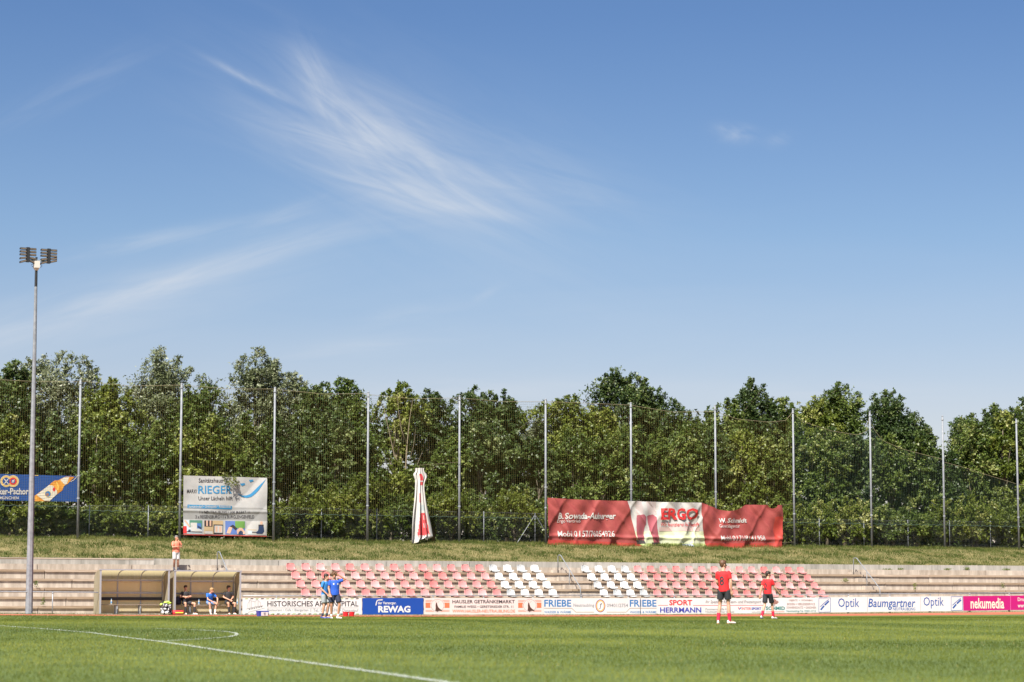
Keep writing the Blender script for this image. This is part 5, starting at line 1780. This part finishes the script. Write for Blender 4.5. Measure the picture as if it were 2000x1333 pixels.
    for a, b in lv:
        p = ringp(a, b); mb.tube(p + [p[0]], 0.006, 4, False)
    for i in range(14): mb.tube([ringp(a, b)[i] for a, b in lv], 0.006, 4, False)
    mb.build('net', BLACK, t)
    NE = mat('bib_neon', (0.55, 0.85, 0.12), 0.6)
    for (dx, dz, w) in ((0.0, 0.60, 0.17), (0.12, 0.55, 0.12), (-0.27, 0.50, 0.07)):
        mb = MB(); mb.ell((s + dx, q - 0.06, z + dz), (w, 0.02, 0.02), (0, 0.11, 0), (0.01, 0, 0.055), 10, 6); mb.build('bib', NE, t, smooth=True)
    # bottles
    GL = mat('bottle_clear', (0.62, 0.66, 0.68), 0.15, transl=0.3); BLU = mat('bottle_label_blue', (0.10, 0.30, 0.55), 0.4)

    def bottle(px, s_z, q, lab, h=0.27):
        s = sq(px, 1180, q)[0]; z = s_z
        t = thing('drink_bottle', lab, 'bottle', (s, q, z), 'drink bottles in the dugouts')
        mb = MB(); n = 10
        rg = lambda rad, zz: [(s + rad * math.cos(2 * math.pi * i / n), q + rad * math.sin(2 * math.pi * i / n), z + zz * h) for i in range(n)]
        mb.loft([rg(0.034, 0.0), rg(0.038, 0.03), rg(0.038, 0.62), rg(0.014, 0.86), rg(0.014, 0.92)]); mb.build('body', GL, t, smooth=True)
        mb = MB(); mb.loft([rg(0.018, 0.921), rg(0.018, 1.0)]); mb.build('cap', BLU, t)
        mb = MB(); mb.loft([rg(0.0395, 0.25), rg(0.0395, 0.5)], False); mb.build('label', BLU, t)
    bottle(217.5, DUG_A[2] + 0.486, 0.52, 'clear drink bottle on the bench of the empty dugout')
    bottle(388.5, DUG_B[2] + 0.486, 0.52, 'clear bottle on the bench between two seated players')
    bottle(463.8, DUG_B[2] + 0.486, 0.50, 'blue capped bottle on the bench at the right end of the dugout', 0.31)
    # dark rucksack on the bench
    q = 0.62; s = sq(347.5, 1180, q)[0]; z = DUG_B[2] + 0.487
    t = thing('rucksack', 'dark blue rucksack on the bench at the left end of the right dugout', 'bag', (s, q, z))
    NV = mat('rucksack_navy', (0.02, 0.024, 0.05), 0.7, bump=0.3)
    mb = MB(); rg = lambda rx, ry, zz: [(s + rx * math.cos(2 * math.pi * i / 12), q + ry * math.sin(2 * math.pi * i / 12), z + zz) for i in range(12)]
    mb.loft([rg(0.13, 0.10, 0), rg(0.16, 0.12, 0.08), rg(0.15, 0.11, 0.28), rg(0.10, 0.07, 0.38), rg(0.03, 0.03, 0.41)]); mb.build('body', NV, t, smooth=True)
    mb = MB(); mb.ell((s, q - 0.11, z + 0.12), (0.11, 0, 0), (0, 0.045, 0), (0, 0, 0.09)); mb.build('pocket', NV, t, smooth=True)
    mb = MB(); mb.tube([(s - 0.04, q, z + 0.39), (s - 0.03, q, z + 0.45), (s + 0.03, q, z + 0.45), (s + 0.04, q, z + 0.39)], 0.01, 5); mb.build('handle', NV, t)


small_things()

# ------------------------------------------------------------------ people
SKIN = mat('skin', (0.56, 0.30, 0.20), 0.5)
SKIN_T = mat('skin_tanned', (0.48, 0.23, 0.14), 0.5)
HAIR_D = mat('hair_dark', (0.030, 0.018, 0.012), 0.6)
HAIR_B = mat('hair_brown', (0.12, 0.055, 0.025), 0.6)
HAIR_BL = mat('hair_blond', (0.36, 0.22, 0.10), 0.6)
HAIR_G = mat('hair_grey', (0.20, 0.18, 0.16), 0.6)
REMESH = []


def cloth(n, c): return mat('fabric_' + n, c, 0.8, tuple(x * 1.12 for x in c), 14, 0.25, 25)


def person(label, loc, psi, pose, look, frame=False, group=None, H=1.75):
    """pose in the body's own axes: x to its left as seen from the front, y forward, z up (for a height of 1.75 m)"""
    k = H / 1.75
    o = bpy.data.objects.new('person', None); COL.objects.link(o)
    o.location = loc
    o.rotation_euler = (0, 0, psi)
    tag(o, label, 'person', group)
    base = {'pel': (0, 0, 0.93), 'neck': (0, 0, 1.47), 'head': (0, 0.02, 1.625),
            'elL': (-0.245, -0.01, 1.14), 'elR': (0.245, -0.01, 1.14), 'wrL': (-0.26, 0.06, 0.90), 'wrR': (0.26, 0.06, 0.90),
            'knL': (-0.10, 0.02, 0.50), 'knR': (0.10, 0.02, 0.50), 'anL': (-0.11, 0, 0.085), 'anR': (0.11, 0, 0.085),
            'hdL': None, 'hdR': None, 'ftL': (-0.15, 1, 0), 'ftR': (0.15, 1, 0), 'face': (0, 1, 0), 'sh': 0.0}
    base.update(pose)
    J = {}
    for n, v in base.items():
        if isinstance(v, tuple): J[n] = Vector((v[0], -v[1], v[2])) * (1 if n in ('ftL', 'ftR', 'face') else k)   # forward is -y
    sp = J['neck'] - J['pel']; spd = sp.normalized()
    latd = Vector((math.cos(base['sh']), math.sin(base['sh']), 0)); latd = (latd - spd * latd.dot(spd)).normalized()
    fwd = spd.cross(latd); fwd = fwd if fwd.y < 0 else -fwd
    shw = 0.175 * k * min(1.0, look.get('slim', 1.0) + 0.02)
    shL = J['neck'] - spd * 0.06 * k - latd * shw; shR = J['neck'] - spd * 0.06 * k + latd * shw
    hipL = J['pel'] + Vector((-0.09 * k, 0, -0.01 * k)); hipR = J['pel'] + Vector((0.09 * k, 0, -0.01 * k))

    def ring(f, rx, ry, n=14, sh=0.0):
        c = J['pel'] + sp * f + fwd * sh * k
        return [c + latd * math.cos(2 * math.pi * i / n) * rx * k + fwd * math.sin(2 * math.pi * i / n) * ry * k for i in range(n)]
    slim = look.get('slim', 1.0)
    B = MB()
    B.loft([ring(f, rx * slim, ry * slim) for f, rx, ry in ((-0.14, 0.07, 0.06), (-0.06, 0.145, 0.10), (0.1, 0.15, 0.105), (0.3, 0.135, 0.095), (0.6, 0.16, 0.105), (0.8, 0.165, 0.10), (0.92, 0.13, 0.075), (1.0, 0.06, 0.055))])
    B.cap(J['neck'] - spd * 0.05 * k, J['head'] - Vector((0, 0, 0.03 * k)), 0.060 * k, 0.052 * k)
    fc = J['face'].normalized(); up = Vector((0, 0, 1)); up = (up - fc * up.dot(fc)).normalized(); lr = fc.cross(up)
    hc = J['head']
    B.ell(hc + up * 0.025 * k - fc * 0.012 * k, lr * 0.076 * k, fc * 0.094 * k, up * 0.098 * k, 14, 10)
    B.ell(hc - up * 0.045 * k + fc * 0.022 * k, lr * 0.056 * k, fc * 0.066 * k, up * 0.072 * k, 12, 8)
    B.cap(hc + fc * 0.082 * k + up * 0.012 * k, hc + fc * 0.105 * k - up * 0.022 * k, 0.009 * k, 0.016 * k)
    for sg in (-1, 1): B.ell(hc + lr * sg * 0.078 * k - fc * 0.012 * k, lr * 0.011 * k, fc * 0.020 * k, up * 0.032 * k, 8, 6)
    fingers = []
    for sd, sh_, hip in (('L', shL, hipL), ('R', shR, hipR)):
        el, wr, kn, an = J['el' + sd], J['wr' + sd], J['kn' + sd], J['an' + sd]
        B.cap(sh_, el, 0.050 * k * slim, 0.038 * k * slim); B.cap(el, el.lerp(wr, 0.35), 0.039 * k, 0.041 * k); B.cap(el.lerp(wr, 0.3), wr, 0.041 * k, 0.027 * k)
        hd = J.get('hd' + sd)
        d = ((hd if hd is not None else wr + (wr - el).normalized() * 0.1) - wr).normalized()
        pn = fwd - d * fwd.dot(d)
        pn = pn.normalized() if pn.length > 0.2 else d.orthogonal().normalized()
        sdv = d.cross(pn).normalized()
        pc = wr + d * 0.055 * k
        B.ell(pc, sdv * 0.042 * k, pn * 0.020 * k, d * 0.058 * k, 10, 7)
        for j, fl in enumerate((0.062, 0.072, 0.068, 0.052)):
            a = pc + d * 0.045 * k + sdv * (j - 1.5) * 0.021 * k
            m_ = a + (d * 0.9 + pn * 0.3).normalized() * fl * 0.55 * k
            B.cap(a, m_, 0.0095 * k, 0.009 * k, sides=6); B.cap(m_, m_ + (d * 0.6 + pn * 0.8).normalized() * fl * 0.5 * k, 0.009 * k, 0.008 * k, sides=6)
        a = pc - d * 0.02 * k + sdv * 0.036 * k * (1 if sd == 'L' else -1)
        B.cap(a, a + (d * 0.7 + sdv * 0.6 * (1 if sd == 'L' else -1) + pn * 0.4).normalized() * 0.055 * k, 0.012 * k, 0.010 * k, sides=6)
        B.cap(hip, kn, 0.082 * k * slim, 0.054 * k * slim); B.cap(kn, kn.lerp(an, 0.32) - fwd * 0.012 * k, 0.053 * k, 0.057 * k * slim); B.cap(kn.lerp(an, 0.3) - fwd * 0.012 * k, an, 0.056 * k * slim, 0.036 * k)
        fd = J['ft' + sd].normalized()
        B.cap(an - Vector((0, 0, 0.03 * k)), an + fd * 0.13 * k - Vector((0, 0, 0.045 * k)), 0.036 * k, 0.026 * k)

    def part(name, mb, m, vox=0.012, sm=3):
        me = mb.mesh(name, mats=[m])
        ob = bpy.data.objects.new(name, me); COL.objects.link(ob); ob.parent = o
        md = ob.modifiers.new('remesh', 'REMESH'); md.mode = 'VOXEL'; md.voxel_size = vox; md.use_smooth_shade = True
        s_ = ob.modifiers.new('smooth', 'SMOOTH'); s_.factor = 0.5; s_.iterations = sm
        dm = ob.modifiers.new('decimate', 'DECIMATE'); dm.ratio = 0.22
        REMESH.append(ob)
        return ob
    part('body', B, look.get('skin', SKIN), 0.009, 2)
    # hair
    Hm = MB()
    if look.get('curly'):
        rr = np.random.default_rng(3)
        Hm.ell(hc + up * 0.062 * k - fc * 0.03 * k, lr * 0.112 * k, fc * 0.116 * k, up * 0.100 * k, 14, 9)
        for _ in range(46):
            v = Vector(rr.normal(0, 1, 3)).normalized()
            p = lr * v.x * 0.117 + fc * v.y * 0.118 + up * v.z * 0.102
            if p.dot(fc) > 0.03 and p.dot(up) < 0.03: continue
            Hm.ell(hc + up * 0.062 * k - fc * 0.03 * k + p * k, (0.024 * k, 0, 0), (0, 0.024 * k, 0), (0, 0, 0.024 * k), 7, 5)
    else:
        vol = look.get('vol', 1.0)
        Hm.ell(hc + up * 0.052 * k - fc * 0.026 * k, lr * 0.086 * k * vol, fc * 0.096 * k * vol, up * 0.085 * k * vol, 14, 9)
        Hm.ell(hc + up * 0.02 * k - fc * 0.055 * k, lr * 0.078 * k, fc * 0.060 * k, up * 0.085 * k, 12, 8)
        Hm.ell(hc + up * 0.098 * k + fc * 0.035 * k, lr * 0.066 * k * vol, fc * 0.050 * k, up * 0.030 * k * vol, 12, 7)
        rr = np.random.default_rng(9)
        for _ in range(18):
            v = Vector(rr.normal(0, 1, 3)).normalized(); v.z = abs(v.z)
            Hm.ell(hc + up * 0.055 * k - fc * 0.02 * k + (lr * v.x * 0.078 + fc * v.y * 0.086 + up * v.z * 0.08) * k * vol, lr * 0.022 * k, fc * 0.026 * k, up * 0.014 * k, 7, 5)
    part('hair', Hm, look['hair'], 0.009, 1)
    for sg in (-1, 1):
        mb = MB(); mb.ell(hc + lr * sg * 0.032 * k + fc * 0.079 * k + up * 0.012 * k, lr * 0.010 * k, fc * 0.006 * k, up * 0.0045 * k, 8, 6)
        e = put('eye', mb.mesh('eye', mats=[BLACK]), o)
    mb = MB(); mb.ell(hc + fc * 0.084 * k - up * 0.060 * k, lr * 0.024 * k, fc * 0.008 * k, up * 0.007 * k, 8, 6); put('mouth', mb.mesh('mouth', mats=[mat('lips', (0.40, 0.14, 0.11), 0.5)]), o)
    # shirt
    S = MB()
    hem = look.get('hem', -0.12)
    sl = slim * look.get('loose', 1.0)
    S.loft([ring(f, rx * sl, ry * sl, 16) for f, rx, ry in ((hem, 0.178, 0.128), (0.05, 0.176, 0.128), (0.3, 0.163, 0.118), (0.6, 0.180, 0.126), (0.8, 0.188, 0.118), (0.92, 0.150, 0.092), (0.985, 0.074, 0.070))])
    for sd, sh_ in (('L', shL), ('R', shR)):
        el = J['el' + sd]; ee = sh_.lerp(el, look.get('sleeve', 0.66))
        S.cap(sh_, sh_.lerp(el, 0.15), 0.066 * k * slim, 0.07 * k * slim)
        S.cap(sh_, ee, 0.070 * k * slim, 0.064 * k * slim, True, 12)
    rr = np.random.default_rng(int(abs(loc[0]) * 100) + 1)
    for j in range(9):      # soft folds that run across the cloth
        f0, a0 = rr.uniform(0.0, 0.7), rr.uniform(-2.6, -0.5) if rr.uniform() < 0.5 else rr.uniform(0.5, 2.6)
        f1, a1 = f0 + rr.uniform(0.1, 0.28), a0 + rr.uniform(-0.5, 0.5)
        q_ = lambda f, a: J['pel'] + sp * f + (latd * math.cos(a) * 0.166 + fwd * math.sin(a) * 0.118) * k * sl
        S.cap(q_(f0, a0), q_(f1, a1), 0.012 * k, 0.006 * k, sides=6)
    shirt = part('shirt', S, look['shirt'], 0.011, 2)
    # shorts
    T = MB()
    T.loft([ring(f, rx * slim, ry * slim, 16) for f, rx, ry in ((-0.22, 0.09, 0.08), (-0.12, 0.162, 0.122), (0.0, 0.165, 0.122), (0.10, 0.155, 0.112))])
    for sd, hip in (('L', hipL), ('R', hipR)):
        kn = J['kn' + sd]
        T.cap(hip, hip.lerp(kn, look.get('shortlen', 0.72)), 0.104 * k * slim, look.get('shortw', 0.098) * k * slim, True, 14)
    part('shorts', T, look['shorts'], 0.012, 2)
    for sd in 'LR':
        kn, an = J['kn' + sd], J['an' + sd]; fd = J['ft' + sd].normalized()
        mb = MB(); s0 = look.get('sock', 0.5)
        mb.cap(kn.lerp(an, s0) - fwd * 0.010 * k * (1 - s0), an - Vector((0, 0, 0.02 * k)), (0.058 if s0 < 0.6 else 0.047) * k, 0.044 * k, True, 12)
        part('sock', mb, look['sock_m'], 0.010, 1)
        mb = MB()
        sd_ = Vector((-fd.y, fd.x, 0)).normalized(); upv = Vector((0, 0, 1)) if abs(fd.z) < 0.5 else (Vector((0, 0, 1)) - fd * fd.z).normalized()
        heel = an - upv * 0.05 * k - fd * 0.045 * k
        sec = [(-0.035, 0.030, 0.075), (0.0, 0.042, 0.095), (0.06, 0.043, 0.088), (0.13, 0.048, 0.062), (0.19, 0.047, 0.048), (0.235, 0.034, 0.036), (0.25, 0.012, 0.022)]
        rings = []
        for x, w, h in sec:
            c = heel + fd * x * k - upv * 0.033 * k
            rings.append([c + (sd_ * w * math.cos(a) * (1.0 if math.sin(a) < 0.3 else 0.85) + upv * (h * max(0, math.sin(a)))) * k for a in [2 * math.pi * i / 12 for i in range(12)]])
        mb.loft(rings)
        sh = put('shoe', mb.mesh('shoe', mats=[look['shoe_m']]), o)
        sh.data.polygons.foreach_set('use_smooth', [True] * len(sh.data.polygons))
        mb = MB(); rings = []
        for x, w, h in sec:
            c = heel + fd * x * k - upv * 0.036 * k
            rings.append([c + (sd_ * w * 1.04 * math.cos(a) + upv * 0.010 * math.sin(a)) * k for a in [2 * math.pi * i / 12 for i in range(12)]])
        mb.loft(rings); put('sole', mb.mesh('sole', mats=[look.get('sole_m', P_WHITE)]), sh)
    return o, shirt


def people():
    RED = cloth('red', (0.62, 0.016, 0.020)); BLK = cloth('black', (0.022, 0.022, 0.026)); RSOCK = cloth('red_sock', (0.60, 0.012, 0.05))
    WSH = mat('shoe_white', (0.72, 0.70, 0.66), 0.5); BSH = mat('shoe_blue', (0.03, 0.07, 0.34), 0.5); OS = mat('sole_orange', (0.62, 0.22, 0.06), 0.6)
    BLUE = cloth('royal_blue', (0.018, 0.085, 0.46)); AZ = cloth('azure', (0.035, 0.20, 0.52)); GREY = cloth('grey', (0.30, 0.31, 0.32)); NAVY = cloth('navy', (0.022, 0.026, 0.055))
    WHT = cloth('white', (0.72, 0.72, 0.72)); SAL = cloth('salmon', (0.80, 0.22, 0.14)); LG = cloth('light_grey', (0.50, 0.49, 0.48)); JEAN = cloth('washed_blue', (0.16, 0.26, 0.46))
    out = {}

    def on_ground(px, D):
        d = ray(px, 1200); p = Vector((d.x / d.y * D, D, 0)); s, q, _ = W2F(p)
        return Vector((p.x, p.y, gz(s, q) + 0.012))
    # number 8: back to us, head turned right
    out['8'] = person('young footballer in red shirt number 8 standing with his back turned', on_ground(1414.5, 69.5), R(163),
                      {'pel': (0, 0, 0.94), 'neck': (0.02, 0.0, 1.475), 'head': (0.015, 0.03, 1.635), 'face': (-0.80, 0.75, 0), 'knR': (0.13, 0.04, 0.51), 'anR': (0.165, -0.05, 0.085), 'knL': (-0.12, 0.03, 0.51), 'anL': (-0.15, 0.02, 0.085),
                       'ftL': (-0.75, 0.7, 0), 'ftR': (0.2, -0.0 + 0.9, 0), 'elL': (-0.205, -0.03, 1.16), 'wrL': (-0.21, -0.0, 0.91), 'elR': (0.205, 0.03, 1.16), 'wrR': (0.14, 0.20, 0.98)},
                      dict(hair=HAIR_B, shirt=RED, shorts=BLK, sock=0.52, sock_m=RSOCK, shoe_m=WSH, sole_m=OS, slim=0.89, shortlen=0.62, shortw=0.112, loose=1.02, vol=1.05, hem=-0.10), H=1.78)
    out['2'] = person('young footballer in red shirt number 2 walking away to the right', on_ground(1500, 86), R(148),
                      {'pel': (0, 0, 0.93), 'neck': (0, 0.02, 1.46), 'head': (0.0, 0.06, 1.61), 'face': (-0.62, 0.75, -0.12), 'knR': (0.10, -0.06, 0.50), 'anR': (0.13, -0.26, 0.10), 'knL': (-0.08, 0.20, 0.51), 'anL': (-0.10, 0.24, 0.085),
                       'ftL': (-0.3, 1, 0), 'ftR': (0.1, 1, -0.25), 'elL': (-0.235, 0.10, 1.15), 'wrL': (-0.31, 0.26, 0.96), 'elR': (0.22, -0.08, 1.14), 'wrR': (0.26, -0.10, 0.88)},
                      dict(hair=HAIR_D, shirt=RED, shorts=BLK, sock=0.55, sock_m=RSOCK, shoe_m=WSH, sole_m=BSH, slim=0.88, shortlen=0.80, shortw=0.11, vol=1.04, hem=-0.06), H=1.68)
    # two in blue
    person('young man in azure shirt and grey shorts walking beside a taller curly haired player', on_ground(634.0, 93.5), R(62),
           {'pel': (0, 0, 0.94), 'neck': (0, 0.04, 1.46), 'head': (0, 0.08, 1.615), 'face': (0.15, 1, 0), 'elL': (-0.23, -0.02, 1.15), 'wrL': (-0.12, 0.20, 0.93), 'elR': (0.22, 0.02, 1.15), 'wrR': (0.05, 0.22, 0.92),
            'knL': (-0.10, 0.03, 0.50), 'anL': (-0.11, -0.03, 0.085), 'knR': (0.09, 0.12, 0.51), 'anR': (0.10, 0.03, 0.085), 'ftL': (-0.1, 1, 0), 'ftR': (0.1, 1, 0)},
           dict(hair=HAIR_D, shirt=AZ, shorts=GREY, sock=0.72, sock_m=NAVY, shoe_m=BSH, slim=0.98, shortlen=0.76, sleeve=0.72, vol=1.08, hem=-0.12, loose=1.05), H=1.70, group=None)
    out['blue'] = person('curly haired player in royal blue shirt shading his eyes with a raised hand', on_ground(653.5, 92.5), R(18),
           {'pel': (0, 0, 0.95), 'neck': (-0.01, 0.0, 1.48), 'head': (-0.03, 0.02, 1.635), 'face': (-0.12, 1, -0.12), 'elL': (-0.25, 0.02, 1.17), 'wrL': (-0.22, 0.14, 0.94), 'elR': (0.40, 0.06, 1.50), 'wrR': (0.14, 0.06, 1.66), 'hdR': (0.02, 0.08, 1.72),
            'knL': (-0.13, 0.02, 0.50), 'anL': (-0.10, -0.10, 0.085), 'knR': (0.17, 0.10, 0.51), 'anR': (0.13, 0.02, 0.085), 'ftL': (-0.1, 1, 0), 'ftR': (0.55, 0.8, 0)},
           dict(hair=HAIR_B, curly=True, skin=SKIN_T, shirt=BLUE, shorts=NAVY, sock=0.80, sock_m=WHT, shoe_m=WSH, slim=1.02, shortlen=0.74, shortw=0.115, hem=-0.12, loose=1.06), H=1.72)
    # man on the terrace
    s, z = sq(344.5, 1113, 8.05)
    person('man in salmon polo shirt and pale shorts standing on the terrace with folded arms', F(s, 8.12, 2.29), R(35),
           {'face': (0.35, 1, -0.1), 'elL': (-0.25, 0.10, 1.16), 'wrL': (0.02, 0.22, 1.20), 'elR': (0.24, 0.12, 1.18), 'wrR': (0.06, 0.20, 1.42), 'hdR': (0.03, 0.16, 1.52), 'hdL': (0.12, 0.2, 1.2)},
           dict(hair=HAIR_G, skin=SKIN_T, shirt=SAL, shorts=LG, sock=0.86, sock_m=WHT, shoe_m=WSH, slim=1.10, shortlen=0.88, sleeve=0.7, vol=0.97, hem=-0.06), H=1.77)
    # three on the bench
    zb = DUG_B[2] + 0.03

    def seated(px, label, pose, look, H=1.72, psi=ANG, dy=0.0):
        s = sq(px, 1180, 0.55)[0]
        k = H / 1.75
        p = {'pel': (0, 0, 0.575 / k), 'neck': (0, 0.0, 1.10 / k), 'head': (0, 0.03, 1.255 / k),
             'knL': (-0.20, 0.44, 0.52 / k), 'knR': (0.20, 0.44, 0.52 / k), 'anL': (-0.17, 0.42, 0.085), 'anR': (0.17, 0.42, 0.085)}
        p.update(pose)
        person(label, F(s, 0.56 + dy, zb), psi, p, look, H=H)
    seated(362, 'seated player in black with folded arms, nearest the ball bag',
           {'knL': (-0.13, 0.44, 0.53), 'knR': (0.36, 0.38, 0.52), 'anL': (-0.12, 0.46, 0.085), 'anR': (0.34, 0.40, 0.085), 'ftR': (0.6, 1, 0), 'elL': (-0.28, 0.06, 0.86), 'wrL': (0.02, 0.22, 0.86), 'elR': (0.27, 0.06, 0.86), 'wrR': (0.0, 0.24, 0.83), 'hdL': (0.12, 0.2, 0.87), 'hdR': (-0.1, 0.22, 0.84), 'face': (0.1, 1, -0.05)},
           dict(hair=HAIR_D, shirt=BLK, shorts=BLK, sock=0.34, sock_m=BLK, shoe_m=WSH, slim=1.0, shortlen=0.66, vol=1.06))
    seated(409, 'seated blond player in blue leaning forward in the middle of the bench',
           {'neck': (-0.02, 0.20, 1.08), 'head': (0.02, 0.28, 1.20), 'face': (0.75, 0.75, -0.35), 'knL': (-0.14, 0.46, 0.53), 'knR': (0.22, 0.46, 0.54), 'anL': (-0.10, 0.50, 0.085), 'anR': (0.14, 0.46, 0.085), 'elL': (-0.20, 0.32, 0.76), 'wrL': (0.04, 0.48, 0.62), 'elR': (0.34, 0.28, 0.80), 'wrR': (0.26, 0.48, 0.62)},
           dict(hair=HAIR_BL, shirt=cloth('bright_blue', (0.02, 0.13, 0.50)), shorts=JEAN, sock=0.66, sock_m=WHT, shoe_m=WSH, slim=0.92, shortlen=0.72, vol=1.08), H=1.66)
    seated(445.5, 'seated player in black looking right, at the right end of the bench',
           {'knL': (-0.13, 0.44, 0.53), 'knR': (0.22, 0.42, 0.53), 'anL': (-0.08, 0.40, 0.085), 'anR': (0.20, 0.36, 0.085), 'elL': (-0.25, 0.02, 0.84), 'wrL': (0.0, 0.22, 0.70), 'elR': (0.26, 0.02, 0.84), 'wrR': (0.06, 0.24, 0.70), 'face': (0.75, 0.75, 0.0), 'head': (0.02, 0.03, 1.275)},
           dict(hair=HAIR_D, shirt=BLK, shorts=BLK, sock=0.36, sock_m=BLK, shoe_m=WSH, slim=0.98, shortlen=0.66, vol=1.05))
    return out


who = people()
# settle the smoothed bodies and clothes into plain meshes
dg = bpy.context.evaluated_depsgraph_get()
dg.update()
done = []
for ob in REMESH:
    me = bpy.data.meshes.new_from_object(ob.evaluated_get(dg))
    done.append((ob, me))
for ob, me in done:
    old = ob.data
    ob.modifiers.clear()
    me.name = old.name
    ob.data = me
    me.polygons.foreach_set('use_smooth', [True] * len(me.polygons))


def shirt_print(o, shirt, body, z_c, h, x_c, w, m, bold, name, front=False):
    """print laid onto the back of a shirt"""
    bv = BVHTree.FromPolygons([v.co for v in shirt.data.vertices], [tuple(p.vertices) for p in shirt.data.polygons])
    V, Fc = text_mesh(body, bold)
    lo, hi = V.min(0), V.max(0)
    P = [((v[0] - lo[0]) / (hi[0] - lo[0]) - 0.5, (v[1] - lo[1]) / (hi[1] - lo[1]) - 0.5) for v in V]
    P, Fc = refine([(a * w, b * h) for a, b in P], Fc, 0.03)
    mb = MB()
    for a, b in P:
        # seen from behind the text reads along the body's -x
        sg = -1 if front else 1
        hit = bv.ray_cast(Vector((x_c - a * sg, sg, z_c + b)), Vector((0, -sg, 0)))
        y = hit[0].y if hit[0] is not None else 0.12 * sg
        mb.v.append((x_c - a * sg, y + 0.006 * sg, z_c + b))
    for f in Fc: mb.face(f)
    put(name, mb.mesh(name, mats=[m]), o)


shirt_print(*who['8'], '8', 1.21, 0.27, 0.04, 0.13, P_BLACK, 0.02, 'shirt_number')
shirt_print(*who['2'], '2', 1.13, 0.24, 0.03, 0.12, P_BLACK, 0.02, 'shirt_number')
for x_ in (-0.075, 0.085):
    shirt_print(*who['blue'], '•', 1.30, 0.075, x_, 0.060, P_WHITE, 0.0, 'shirt_crest', True)
